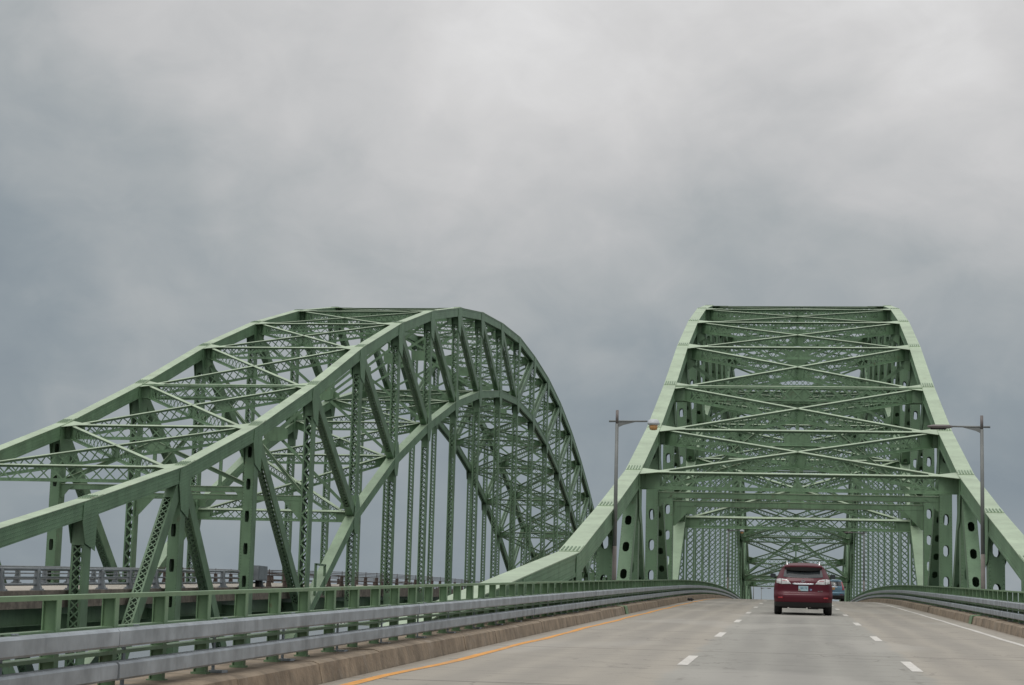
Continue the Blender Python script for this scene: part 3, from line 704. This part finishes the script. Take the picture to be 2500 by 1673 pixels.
# ------------------------------------------------------------------ railings of the left-hand bridge
def alu_railing(side, y0, y1, label):
    x = LC + side * 3.95
    root = empty('aluminium_railing', (x, y0, deck(y0) + 0.2), label, 'railing', 'grey railings of the left bridge'); off = -root.location
    for nm, zc, r in (('top_rail', 0.90, 0.055), ('middle_rail', 0.63, 0.03), ('bottom_rail', 0.40, 0.045)):
        mb = MB(); Y = ys(y0, y1, 3.0); mb.tube([(x - side * 0.06, y, deck(y) + zc) for y in Y], r, 8); link(nm, mb.mesh(nm, ['alum']), root, off)
    pm = MB(); pf = [(0.16, 0.0), (0.09, 0.2), (0.05, 0.42), (0.06, 0.62), (0.02, 0.74), (-0.10, 0.74), (-0.12, 0.55), (-0.14, 0.3), (-0.12, 0.1), (-0.16, 0.0)]
    pm.prism([Vector((side * a, -0.075, b)) for a, b in pf], YV * 0.15); pm.abox(-0.2, 0.2, -0.17, 0.17, -0.005, 0.025)
    for a in (-0.15, 0.15): pm.tube([(a, -0.12, 0.02), (a, -0.12, 0.07)], 0.022, 6); pm.tube([(a, 0.12, 0.02), (a, 0.12, 0.07)], 0.022, 6)
    pme = pm.mesh('post', ['alum']); y = y0 + 0.15
    while y < y1:
        link('post', pme, root, Vector((x, y, deck(y) + 0.2)) + off); y += 3.0
def pipe_railing(side, y0, y1, label):
    x = LC + side * 3.95
    root = empty('pipe_railing', (x, y0, deck(y0) + 0.2), label, 'railing', 'brown pipe railings of the left bridge'); off = -root.location
    for k, zc in enumerate((0.98, 0.90, 0.82, 0.74, 0.48)):
        mb = MB(); Y = ys(y0, y1, 3.0); mb.tube([(x, y, deck(y) + zc) for y in Y], 0.022 if k < 4 else 0.035, 6); link('pipe', mb.mesh('pipe', ['brownrail']), root, off)
    pm = MB(); pm.prism([Vector((side * a, -0.09, b)) for a, b in ((0.12, 0), (0.06, 0.3), (0.08, 0.56), (-0.08, 0.56), (-0.1, 0.3), (-0.12, 0))], YV * 0.18); pm.abox(-0.016, 0.016, -0.016, 0.016, 0.5, 0.84)
    pme = pm.mesh('post', ['brownrail']); y = y0 + 0.4
    while y < y1:
        link('post', pme, root, Vector((x, y, deck(y) + 0.2)) + off); y += 3.0
alu_railing(1, 40, 89, 'grey aluminium railing on the near side of the left bridge deck')
alu_railing(-1, 60, 94, 'grey aluminium railing on the far side of the left bridge deck')
pipe_railing(1, 89.2, 236, 'brown pipe railing on the near side of the left bridge under the arch')
pipe_railing(-1, 94.2, 236, 'brown pipe railing on the far side of the left bridge under the arch')
# utility cabinet and access hoop on the left bridge
y = 87.6; cb = empty('utility_cabinet', (-24.9, y, deck(y) + 0.2), 'grey metal cabinet on a short stalk at the end of the aluminium railing', 'cabinet')
mb = MB(); mb.abox(-0.2, 0.2, -0.75, 0.75, 0.30, 0.98); link('housing', mb.mesh('housing', ['alum']), cb)
mb = MB(); mb.abox(0.205, 0.22, -0.7, 0.7, 0.35, 0.93); link('door', mb.mesh('door', ['alum']), cb)
mb = MB(); mb.abox(-0.1, 0.1, -0.2, 0.2, 0.0, 0.30); link('stand', mb.mesh('stand', ['black']), cb)
hp = MB(); hx = -24.12
for yy in (95.3, 97.2): hp.abox(hx - 0.05, hx + 0.05, yy - 0.09, yy + 0.09, 0.9, 2.48)
hp.abox(hx - 0.05, hx + 0.05, 95.21, 97.29, 2.40, 2.50)
o = link('access_hoop', hp.mesh('access_hoop', ['steel'])); o['label'] = 'green steel access hoop standing at the foot of the left arch'; o['category'] = 'hoop'

# ================================================================== lamp posts
def lamp_post(x, y, h, kind, label, face):
    root = empty('lamp_post', (x, y, deck(y) + 0.2), label, 'lamp post', 'lamp posts along the bridge railings')
    mb = MB(); mb.tube([(0, 0, h * 0.3), (0, 0, h * 0.93)], [0.066, 0.054], 12); link('pole', mb.mesh('pole', ['pole']), root)
    mb = MB(); mb.tube([(0, 0, 0), (0, 0, h * 0.3)], [0.075, 0.066], 12); mb.tube([(0, 0, 0), (0, 0, 0.05)], [0.14, 0.14], 12); link('pole_base', mb.mesh('pole_base', ['pole_low']), root)
    mb = MB(); mb.tube([(0, 0, h * 0.93), (0, 0, h)], [0.048, 0.048], 10); link('pole_cap', mb.mesh('pole_cap', ['lampbrown']), root)
    za = h - 0.36; f_ = face
    mb = MB(); mb.tube([(-0.26 * f_, 0, za), (0.98 * f_, 0, za + 0.01)], [0.032, 0.026], 8)
    mb.prism([Vector((0.05 * f_, -0.012, za)), Vector((0.62 * f_, -0.012, za - 0.01)), Vector((0.40 * f_, -0.012, za - 0.07)), Vector((0.2 * f_, -0.012, za - 0.12)), Vector((0.05 * f_, -0.012, za - 0.19))], YV * 0.024)
    link('arm', mb.mesh('arm', ['pole']), root)
    if kind == 'old':
        xc = 1.18 * f_
        hd = MB(); hd.tube([(xc, 0, za + 0.07), (xc, 0, za + 0.055), (xc, 0, za - 0.05), (xc, 0, za - 0.075), (xc, 0, za - 0.12)], [0.11, 0.16, 0.195, 0.20, 0.14], 14); link('lamp_housing', hd.mesh('lamp_housing', ['lampgrey']), root)
        ln = MB(); ln.tube([(xc, 0, za - 0.11), (xc, 0, za - 0.19), (xc, 0, za - 0.26), (xc, 0, za - 0.275)], [0.135, 0.135, 0.115, 0.06], 14); link('lens', ln.mesh('lens', ['amber']), root)
    else:
        hd = MB()
        pth = [(0.90, 0.02), (1.02, 0.09), (1.2, 0.13), (1.5, 0.13), (1.62, 0.10), (1.67, 0.04)]
        rings = []
        for px, hw_ in pth:
            n = len(hd.v); hh = 0.055 if 1.0 < px < 1.6 else 0.03
            ring = [(-hw_, 0.0), (-hw_ * 0.75, -hh), (hw_ * 0.75, -hh), (hw_, 0.0), (hw_ * 0.6, hh), (-hw_ * 0.6, hh)]
            hd.v.extend([(px * f_, a, za + 0.0 + b) for a, b in ring]); rings.append(n)
        for a, b_ in zip(rings, rings[1:]):
            for k in range(6):
                l = (k + 1) % 6; hd.quad((a + k, a + l, b_ + l, b_ + k), [(0, 0)] * 4)
        hd.quad(tuple(rings[0] + k for k in range(6)), [(0, 0)] * 6); hd.quad(tuple(rings[-1] + k for k in range(6))[::-1], [(0, 0)] * 6)
        link('lamp_housing', hd.mesh('lamp_housing', ['lampbrown']), root)
        ln = MB(); ln.tube([(1.1 * f_, 0, za - 0.05), (1.58 * f_, 0, za - 0.05)], [0.05, 0.05], 8); link('lens', ln.mesh('lens', ['plastic']), root)
lamp_post(-5.72, 61.3, 6.25, 'old', 'nearest lamp post on the left, drop lamp with amber lens', 1)
lamp_post(5.78, 61.3, 6.20, 'new', 'nearest lamp post on the right, flat dark lamp head', -1)
lamp_post(-5.72, 166, 6.3, 'old', 'left lamp post under the middle of the arch, pale drop lamp', 1)
lamp_post(5.78, 166, 6.3, 'new', 'right lamp post under the middle of the arch', -1)
lamp_post(-5.72, 270, 6.3, 'new', 'thin pole seen just inside the far portal, left of the farthest lamp', 1)
lamp_post(-5.72, 334, 7.9, 'new', 'farthest lamp post, in the sky gap left of the red car', 1)

# ================================================================== cars
def car(name, label, loc, pitch_, W, Hh, Lc, paint, kind):
    root = empty(name, loc, label, 'car', 'cars ahead on the bridge'); root.rotation_euler = (pitch_, 0, 0)
    hw = W / 2; k = Hh / 1.69
    ringp = [(0, 0.26), (0.86, 0.262), (0.95, 0.32), (0.985, 0.42), (1.0, 0.58), (1.0, 0.80), (0.985, 0.96), (0.945, 1.08), (0.90, 1.17), (0.845, 1.30), (0.775, 1.44), (0.70, 1.55), (0.60, 1.625), (0.42, 1.668), (0.2, 1.685), (0, 1.69)]
    if kind == 'b': ringp = [(0, 0.28), (0.86, 0.285), (0.95, 0.34), (0.98, 0.46), (1.0, 0.62), (1.0, 0.80), (0.985, 0.96), (0.96, 1.06), (0.92, 1.15), (0.865, 1.30), (0.81, 1.44), (0.755, 1.55), (0.66, 1.635), (0.45, 1.672), (0.2, 1.685), (0, 1.69)]
    def halfw(z):
        z /= k
        for (x0, z0), (x1, z1) in zip(ringp[1:], ringp[2:]):
            if z0 <= z <= z1: return hw * (x0 + (x1 - x0) * (z - z0) / max(1e-6, z1 - z0))
        return hw * 0.5
    prof = [(0.2, 0.16), (0.36, 0.05), (0.42, 0.0), (0.56, -0.02), (0.64, -0.01), (0.675, 0.01), (0.72, 0.06), (0.78, 0.078), (0.98, 0.085), (1.08, 0.10), (1.20, 0.17), (1.42, 0.36), (1.50, 0.40), (1.54, 0.36), (1.60, 0.42), (1.66, 0.62), (1.70, 0.9)]
    if kind == 'b': prof = [(0.2, 0.14), (0.40, 0.03), (0.48, 0.0), (0.66, 0.0), (0.72, 0.04), (0.95, 0.05), (1.10, 0.07), (1.18, 0.12), (1.45, 0.27), (1.54, 0.28), (1.58, 0.26), (1.64, 0.40), (1.70, 0.8)]
    def yr(x, z):
        z = z / k; v = prof[-1][1]
        for (z0, y0), (z1, y1) in zip(prof, prof[1:]):
            if z <= z1: v = y0 + (y1 - y0) * max(0, (z - z0)) / (z1 - z0); break
        r = min(1.0, abs(x) / max(0.2, halfw(max(0.3 * k, min(z * k, 1.6 * k)))))
        return v + 0.04 * r * r + 0.26 * r ** 7
    def yf(z):
        z = z / k; pr = [(0.2, Lc - 0.12), (0.45, Lc), (0.85, Lc - 0.08), (0.98, Lc - 0.35), (1.10, Lc - 1.15), (1.3, Lc - 1.6), (1.55, Lc - 2.15), (1.69, Lc - 2.6)]
        for (z0, y0), (z1, y1) in zip(pr, pr[1:]):
            if z <= z1: return y0 + (y1 - y0) * max(0, (z - z0)) / (z1 - z0)
        return pr[-1][1]
    half_ = [(a * hw, b * k) for a, b in ringp]
    # resample the ring finer
    fine_ = []
    for (x0, z0), (x1, z1) in zip(half_, half_[1:]):
        for j in range(4): fine_.append((x0 + (x1 - x0) * j / 4, z0 + (z1 - z0) * j / 4))
    fine_.append(half_[-1])
    ring = fine_ + [(-x, z) for x, z in fine_[-2:0:-1]]
    R = len(ring); b = MB(); zc = 0.85 * k; levels = [0.03 + 0.97 * (1 - (1 - j / 27) ** 1.5) for j in range(28)]
    rows = []
    for lv in levels:
        n = len(b.v); rows.append(n)
        for x, z in ring:
            x2, z2 = x * lv, zc + (z - zc) * lv; b.v.append((x2, yr(x2, z2), z2))
    for tt in (0.04, 0.15, 0.35, 0.6, 0.85, 1.0):
        n = len(b.v); rows.append(n)
        for x, z in ring:
            y0 = yr(x, z); y1 = yf(z); taper = 1 - 0.10 * max(0, tt - 0.7) / 0.3; b.v.append((x * taper, y0 + (y1 - y0) * tt, z))
    for a, c in zip(rows, rows[1:]):
        for j in range(R):
            l = (j + 1) % R; zz = (b.v[a + j][2] + b.v[c + l][2]) / 2
            b.quad((a + j, a + l, c + l, c + j), [(0, 0)] * 4, 1 if zz < 0.30 * k else 0, True)
    b.quad(tuple(rows[0] + j for j in range(R)), [(0, 0)] * R, 0, True); b.quad(tuple(rows[-1] + j for j in range(R))[::-1], [(0, 0)] * R, 0, True)
    link('body', b.mesh('body', [paint, 'plastic']), root)
    def patch(nm, outline, m, lift=0.012, grid=10, par=None, thick=True):
        # outline: function of (s,t) in 0..1 -> (x,z); draped on the tail of the body
        mb = MB(); G = grid; n = len(mb.v)
        for i in range(G + 1):
            for j in range(G + 1):
                x, z = outline(i / G, j / G); mb.v.append((x, yr(x, z * k) - lift, z * k))
        for i in range(G):
            for j in range(G):
                a = n + i * (G + 1) + j; mb.quad((a, a + 1, a + G + 2, a + G + 1), [(0, 0)] * 4, 0, True)
        edge = [(i, 0) for i in range(G)] + [(G, j) for j in range(G)] + [(i, G) for i in range(G, 0, -1)] + [(0, j) for j in range(G, 0, -1)]
        m0 = len(mb.v)
        for i, j in edge: v = mb.v[n + i * (G + 1) + j]; mb.v.append((v[0], v[1] + lift + 0.02, v[2]))
        for q in range(len(edge)):
            q2 = (q + 1) % len(edge); e0 = n + edge[q][0] * (G + 1) + edge[q][1]; e1 = n + edge[q2][0] * (G + 1) + edge[q2][1]
            mb.quad((e0, e1, m0 + q2, m0 + q), [(0, 0)] * 4, 0)
        return link(nm, mb.mesh(nm, [m]), par or root)
    lerp = lambda a, c, t: a + (c - a) * t
    def quadf(x00, z00, x10, z10, x11, z11, x01, z01):
        return lambda s, t: (lerp(lerp(x00, x10, s), lerp(x01, x11, s), t), lerp(lerp(z00, z10, s), lerp(z01, z11, s), t))
    def box(nm, x0, x1, y0, y1, z0, z1, m, par=None):
        mb = MB(); mb.abox(x0, x1, y0, y1, z0 * k, z1 * k); return link(nm, mb.mesh(nm, [m]), par or root)
    def tyre(x, y, wd, r):
        mb = MB(); seg = 24; pr = [(-wd / 2, r * 0.6), (-wd / 2, r * 0.93), (-wd / 2 + 0.025, r), (wd / 2 - 0.025, r), (wd / 2, r * 0.93), (wd / 2, r * 0.6)]; rg = []
        for a in range(seg):
            th = 2 * math.pi * a / seg; n = len(mb.v); mb.v.extend([(px, math.cos(th) * pr_, r + math.sin(th) * pr_) for px, pr_ in pr]); rg.append(n)
        for a in range(seg):
            c = rg[a]; d_ = rg[(a + 1) % seg]
            for q in range(5): mb.quad((c + q, c + q + 1, d_ + q + 1, d_ + q), [(0, 0)] * 4, 0, True)
        t_ = link('wheel', mb.mesh('wheel', ['black']), root, (x, y, 0))
        mb = MB(); mb.tube([(-wd / 2 + 0.03, 0, r), (wd / 2 - 0.03, 0, r)], r * 0.62, 20); link('rim', mb.mesh('rim', ['lampgrey']), t_)
    tw = 0.235 if kind == 'a' else 0.215; wx_ = hw - tw / 2 - 0.012; r_ = 0.36 if kind == 'a' else 0.34
    for y in (0.98, Lc - 0.95):
        for s in (-1, 1): tyre(s * wx_, y, tw, r_)
    vz = 0.41 if kind == 'a' else 0.50
    patch('lower_valance', lambda a, t: (lerp(-1, 1, a) * lerp(0.955, 0.982, t) * hw, lerp(0.27, vz, t)), 'plastic', 0.014, 26)
    # underside: floor pan, exhaust, suspension
    mb = MB(); mb.abox(-hw * 0.72, hw * 0.72, 0.3, Lc - 0.5, 0.24 * k, 0.34 * k); mb.abox(-0.45, 0.1, 0.22, 0.7, 0.215 * k, 0.30 * k); mb.abox(0.15, 0.5, 0.35, 0.9, 0.19 * k, 0.30 * k)
    for s in (-1, 1): mb.abox(s * 0.62 - 0.12, s * 0.62 + 0.12, 0.85, 1.05, 0.20 * k, 0.34 * k)
    link('underbody', mb.mesh('underbody', ['plastic']), root)
    mb = MB(); mb.tube([(0.22, 0.12, 0.27 * k), (0.22, 0.6, 0.26 * k)], 0.035, 10); link('exhaust_pipe', mb.mesh('exhaust_pipe', ['lampbrown']), root)
    # side windows
    for s in (-1, 1):
        mb = MB(); zz = [1.16, 1.25, 1.35, 1.45, 1.52]; yy = [0.75, 1.4, 2.0, 2.6, 3.0]; n = 0
        for z in zz:
            for y in yy: mb.v.append((s * (halfw(z * k) + 0.006), min(y, yf(z * k) - 0.15) if y > 2.9 else max(y, yr(0, z * k) + 0.35), z * k))
        for i in range(4):
            for j in range(4):
                a = i * 5 + j; mb.quad((a, a + 1, a + 6, a + 5), [(0, 0)] * 4, 0, True)
        link('side_window', mb.mesh('side_window', ['glass']), root)
        # door mirror
        mb = MB(); mx = s * (hw + (0.055 if kind == 'a' else 0.04)); zc2 = (1.25 if kind == 'a' else 1.12) * k; hx_, hz_ = 0.095, 0.075
        pts = []
        for j in range(12):
            th = 2 * math.pi * j / 12; cx_, cz_ = math.cos(th), math.sin(th)
            pts.append(Vector((mx + hx_ * math.copysign(abs(cx_) ** 0.55, cx_), 2.72, zc2 + hz_ * math.copysign(abs(cz_) ** 0.6, cz_))))
        mb.prism(pts, YV * 0.13); mb.box((s * (hw - 0.08), 2.80, zc2 - 0.075), XV * 0.09, YV * 0.04, ZV * 0.02)
        mr_ = link('door_mirror', mb.mesh('door_mirror', ['plastic']), root)
        mb = MB(); mb.prism([Vector((mx + (p.x - mx) * 0.86, 2.716, zc2 + (p.z - zc2) * 0.84)) for p in pts], YV * 0.006); link('mirror_glass', mb.mesh('mirror_glass', ['glass']), mr_)
    if kind == 'a':
        patch('rear_window', lambda s, t: (lerp(-1, 1, s) * lerp(0.665, 0.60, t) * (1 - 0.04 * abs(2 * s - 1) ** 8 * (1 - t)), lerp(1.195 + 0.02 * (2 * s - 1) ** 2, 1.44, t)), 'glass', 0.008, 14)
        # spoiler over the window: a real lip with thickness
        mb = MB(); sec = []
        for i in range(17):
            u = -1 + 2 * i / 16; x = u * 0.60; drop = 0.0 if abs(u) > 0.98 else 0.0
            zt = 1.575 - 0.02 * u * u; zb = 1.475 - 0.055 * (1 - abs(u) ** 4); y0 = 0.20 + 0.10 * u * u
            n = len(mb.v); mb.v.extend([(x, 0.62, (zt + 0.05) * k), (x, y0, zt * k), (x, y0 + 0.01, (zt - 0.035) * k), (x, y0 + 0.06, zb * k), (x, 0.44, (zb + 0.03) * k)]); sec.append(n)
        for a, c in zip(sec, sec[1:]):
            for q in range(4): mb.quad((a + q, c + q, c + q + 1, a + q + 1), [(0, 0)] * 4, 0 if q < 2 else 1, q < 1)
        link('spoiler', mb.mesh('spoiler', ['red', 'plastic']), root)
        for s in (-1, 1):
            patch('tail_lamp', (lambda s: lambda a, t: (s * lerp(0.70, lerp(0.375, 0.50, t ** 0.8), a), lerp(0.985 + 0.01 * a, lerp(1.165, 1.135, a), t)))(s), 'lens_clear', 0.016)
            patch('tail_lamp', (lambda s: lambda a, t: (s * lerp(0.715, 0.86, a), lerp(0.99 + 0.03 * a, 1.17 - 0.025 * a, t)))(s), 'lens_clear', 0.018)
            patch('lamp_insert', (lambda s: lambda a, t: (s * lerp(0.67, 0.50, a), lerp(1.085, 1.115, t)))(s), 'lens_pink', 0.021, 4)
            patch('reflector', (lambda s: lambda a, t: (s * lerp(0.65, 0.80, a), lerp(0.53, 0.575, t)))(s), 'lens_red', 0.012, 4)
            mb = MB(); mb.tube([(s * 0.515, 0.55, 1.60 * k), (s * 0.525, 0.75, 1.70 * k), (s * 0.53, 1.3, 1.725 * k), (s * 0.53, 2.3, 1.72 * k), (s * 0.52, 2.5, 1.66 * k)], [0.022, 0.026, 0.026, 0.026, 0.02], 8); link('roof_rail', mb.mesh('roof_rail', ['chrome']), root)
        patch('chrome_strip', lambda a, t: (lerp(-0.345, 0.345, a), lerp(0.975 + 0.018 * (2 * a - 1) ** 4, 1.025, t)), 'chrome', 0.03, 12)
        # oval badge with a slanted letter shape
        y_ = yr(0, 1.095 * k) - 0.012; mb = MB(); n = 20
        for j in range(n):
            t0, t1 = 2 * math.pi * j / n, 2 * math.pi * (j + 1) / n
            P0 = [Vector((r1 * math.cos(t), y_, (1.095 + r2 * math.sin(t)) * k)) for t in (t0, t1) for r1, r2 in ((0.062, 0.042), (0.052, 0.032))]
            mb.prism([P0[0], P0[2], P0[3], P0[1]], YV * 0.01)
        mb.prism([Vector((a, y_, b * k)) for a, b in ((0.004, 1.133), (0.018, 1.133), (-0.018, 1.084), (0.046, 1.084), (0.042, 1.073), (-0.042, 1.073))], YV * 0.01)
        link('badge', mb.mesh('badge', ['chrome']), root)
        yp = yr(0.1, 0.85 * k) - 0.022; pl = box('number_plate', -0.15, 0.16, yp - 0.006, yp + 0.03, 0.775, 0.937, 'plate_blue')
        mb = MB(); x_ = -0.075
        for gl in ([(0, 0, 0, 1), (0, 0, 1, 0), (1, 0, 1, 0.5), (0, 0.5, 1, 0.5), (0, 1, 1, 1)], [(0, 0, 0, 1), (1, 1, 0, 0.45), (0.2, 0.55, 1, 0)], [(0.5, 0, 0.5, 1)], [(0, 1, 1, 1), (1, 1, 0.4, 0)], [(0, 0, 1, 0), (1, 0, 1, 1), (0, 1, 1, 1), (0, 0.5, 1, 0.5)]):
            for a, b_, c, d_ in gl:
                mb.bar((x_ + a * 0.026, yp - 0.008, (0.835 + b_ * 0.062) * k), (x_ + c * 0.026 + 1e-4, yp - 0.008, (0.835 + d_ * 0.062) * k + 1e-4), YV, 0.003, 0.008)
            x_ += 0.042
        link('plate_characters', mb.mesh('plate_characters', ['plate_navy']), pl)
        mb = MB(); mb.prism([Vector((a, yp - 0.007, b * k)) for a, b in ((-0.142, 0.783), (-0.06, 0.783), (-0.135, 0.85), (-0.142, 0.85))], YV * -0.002); link('plate_corner', mb.mesh('plate_corner', ['plate_tan']), pl)
        mb = MB(); ys_ = yr(0.24, 0.82 * k) - 0.006; mb.prism([Vector((0.245 + 0.042 * math.cos(2 * math.pi * j / 14), ys_, (0.82 + 0.04 * math.sin(2 * math.pi * j / 14)) * k)) for j in range(14)], YV * 0.01); st_ = link('sticker', mb.mesh('sticker', ['sticker']), root)
        mb = MB(); mb.prism([Vector((a, ys_ - 0.003, b * k)) for a, b in ((0.235, 0.80), (0.262, 0.812), (0.275, 0.828), (0.24, 0.825))], YV * 0.004); link('sticker_mark', mb.mesh('sticker_mark', ['white']), st_)
        tcv = bpy.data.curves.new('badge_text', 'FONT'); tcv.body = 'RX 350'; tcv.size = 0.052; tcv.extrude = 0.003; tcv.align_x = 'CENTER'
        to = bpy.data.objects.new('tmp', tcv); COL.objects.link(to); dg = bpy.context.evaluated_depsgraph_get(); tme = bpy.data.meshes.new_from_object(to.evaluated_get(dg)); bpy.data.objects.remove(to, do_unlink=True)
        tme.materials.clear(); tme.materials.append(MT['chrome'])
        to = link('badge_lettering', tme, root, (0.545, yr(0.55, 0.775 * k) - 0.02, 0.755 * k)); to.rotation_euler = (math.radians(90), 0, math.radians(6))
        mb = MB(); mb.prism([Vector((0, 1.0, 1.70 * k)), Vector((0, 1.22, 1.70 * k)), Vector((0, 1.05, 1.76 * k)), Vector((0, 1.0, 1.76 * k))], XV * 0.02); link('roof_fin', mb.mesh('roof_fin', ['plastic']), root)
    else:
        patch('rear_window', lambda s, t: (lerp(-1, 1, s) * lerp(0.62, 0.585, t), lerp(1.17, 1.50, t)), 'glass', 0.008, 12)
        for s in (-1, 1):
            patch('tail_lamp', (lambda s: lambda a, t: (s * lerp(lerp(0.72, 0.62, t), lerp(0.86, 0.70, t), a), lerp(1.02, 1.50, t)))(s), 'lens_red', 0.02)
            patch('tail_lamp', (lambda s: lambda a, t: (s * lerp(0.70, 0.86, a), lerp(0.88, 1.0, t)))(s), 'lens_red', 0.02, 5)
            patch('reflector', (lambda s: lambda a, t: (s * lerp(0.52, 0.80, a), lerp(0.53, 0.56, t)))(s), 'lens_red', 0.012, 4)
        patch('chrome_strip', lambda a, t: (lerp(-0.36, 0.36, a), lerp(1.075, 1.125, t)), 'lens_clear', 0.02, 8)
        patch('bumper', lambda a, t: (lerp(-0.80, 0.80, a), lerp(0.60, 0.72, t)), 'blue', 0.04, 12)
        yp = yr(0, 0.97 * k) - 0.02; pl = box('number_plate', -0.16, 0.16, yp - 0.005, yp + 0.03, 0.91, 1.05, 'plate_orange')
        mb = MB()
        for j in range(6): mb.abox(-0.125 + j * 0.043, -0.100 + j * 0.043, yp - 0.008, yp - 0.004, 0.95 * k, 1.01 * k)
        link('plate_characters', mb.mesh('plate_characters', ['plate_navy']), pl)
        mb = MB(); mb.bar((-0.3, yr(-0.2, 1.2) - 0.03, 1.2 * k), (0.12, yr(0.1, 1.27) - 0.03, 1.27 * k), ZV, 0.018, 0.012); link('wiper', mb.mesh('wiper', ['plastic']), root)
    return root
yc = 62.95
car('sport_utility_car', 'dark red sport utility car ahead in the middle lane', (0.26, yc, roadz(0.26, yc) + 0.004), math.atan(0.0246), 1.885, 1.69, 4.77, 'red', 'a')
yc = 143.0
car('sport_utility_car', 'pale blue sport utility car farther ahead in the right lane', (2.72, yc, roadz(2.72, yc) + 0.004), math.atan((deck(yc + 3) - deck(yc)) / 3), 1.785, 1.68, 4.5, 'blue', 'b')

# scrap of tyre by the left kerb
mb = MB(); rr = random.Random(5); base = Vector((-4.88, 91.7, roadz(-4.88, 91.7) + 0.004)); pth = []
for j in range(9): pth.append(base + Vector((-0.02 + 0.24 * (j / 8 - 0.5) + rr.uniform(-0.02, 0.02), 0.9 * (j / 8 - 0.5), 0.05 + 0.05 * math.sin(j * 1.3) ** 2)))
mb.tube(pth, [0.02, 0.05, 0.06, 0.05, 0.065, 0.055, 0.05, 0.04, 0.015], 6); o = link('tyre_scrap', mb.mesh('tyre_scrap', ['black'])); o['label'] = 'black scrap of tyre lying by the left kerb'; o['category'] = 'debris'

# ================================================================== far shore seen through the railing gaps
rr = random.Random(11)
mb = MB(); ring = []
for j in range(60):
    t = j / 59; y = 3300 + 500 * math.sin(t * 5) * 0.3; x = -1500 + t * 1500
    ring.append((x, y, 3 + 3.0 * rr.random() + (2 if rr.random() > 0.6 else 0)))
for (xa, ya, za), (xb, yb, zb) in zip(ring, ring[1:]):
    mb.hexa([(xa, ya, -20.5), (xa, ya + 140, -20.5), (xa, ya + 130, -20 + za * 0.8), (xa, ya + 8, -20 + za), (xb, yb, -20.5), (xb, yb + 140, -20.5), (xb, yb + 130, -20 + zb * 0.8), (xb, yb + 8, -20 + zb)])
struct('far_shore', mb, ['shore'])
kinds = ['with a steep roof', 'with a low roof', 'with a wide front', 'with a tall gable']
for j, (x, y, wd, ht) in enumerate(((-845, 3180, 22, 11), (-800, 3200, 16, 9), (-757, 3180, 18, 12), (-905, 3200, 15, 9))):
    h_ = empty('shore_house', (x, y, -20.2), ['white waterside house with a broad roof, second from left on the far shore', 'small white house, third from left on the far shore', 'tall white house, rightmost on the far shore', 'small white house, leftmost on the far shore'][j], 'house', 'houses on the far shore')
    m_ = MB(); m_.abox(-wd / 2, wd / 2, 0, 12, 0, ht * 0.6); link('wall', m_.mesh('wall', ['white']), h_)
    m_ = MB(); m_.prism([Vector((-wd / 2 - 1, -0.8, ht * 0.6 + 0.02)), Vector((wd / 2 + 1, -0.8, ht * 0.6 + 0.02)), Vector((0, -0.8, ht))], YV * 13.6); link('roof', m_.mesh('roof', ['roof']), h_)
    for q in range(3):
        m_ = MB(); xx = -wd / 2 + wd * (q + 0.5) / 3; m_.abox(xx - 1.0, xx + 1.0, -0.15, 0.1, ht * 0.25, ht * 0.45); link('window', m_.mesh('window', ['pane']), h_)
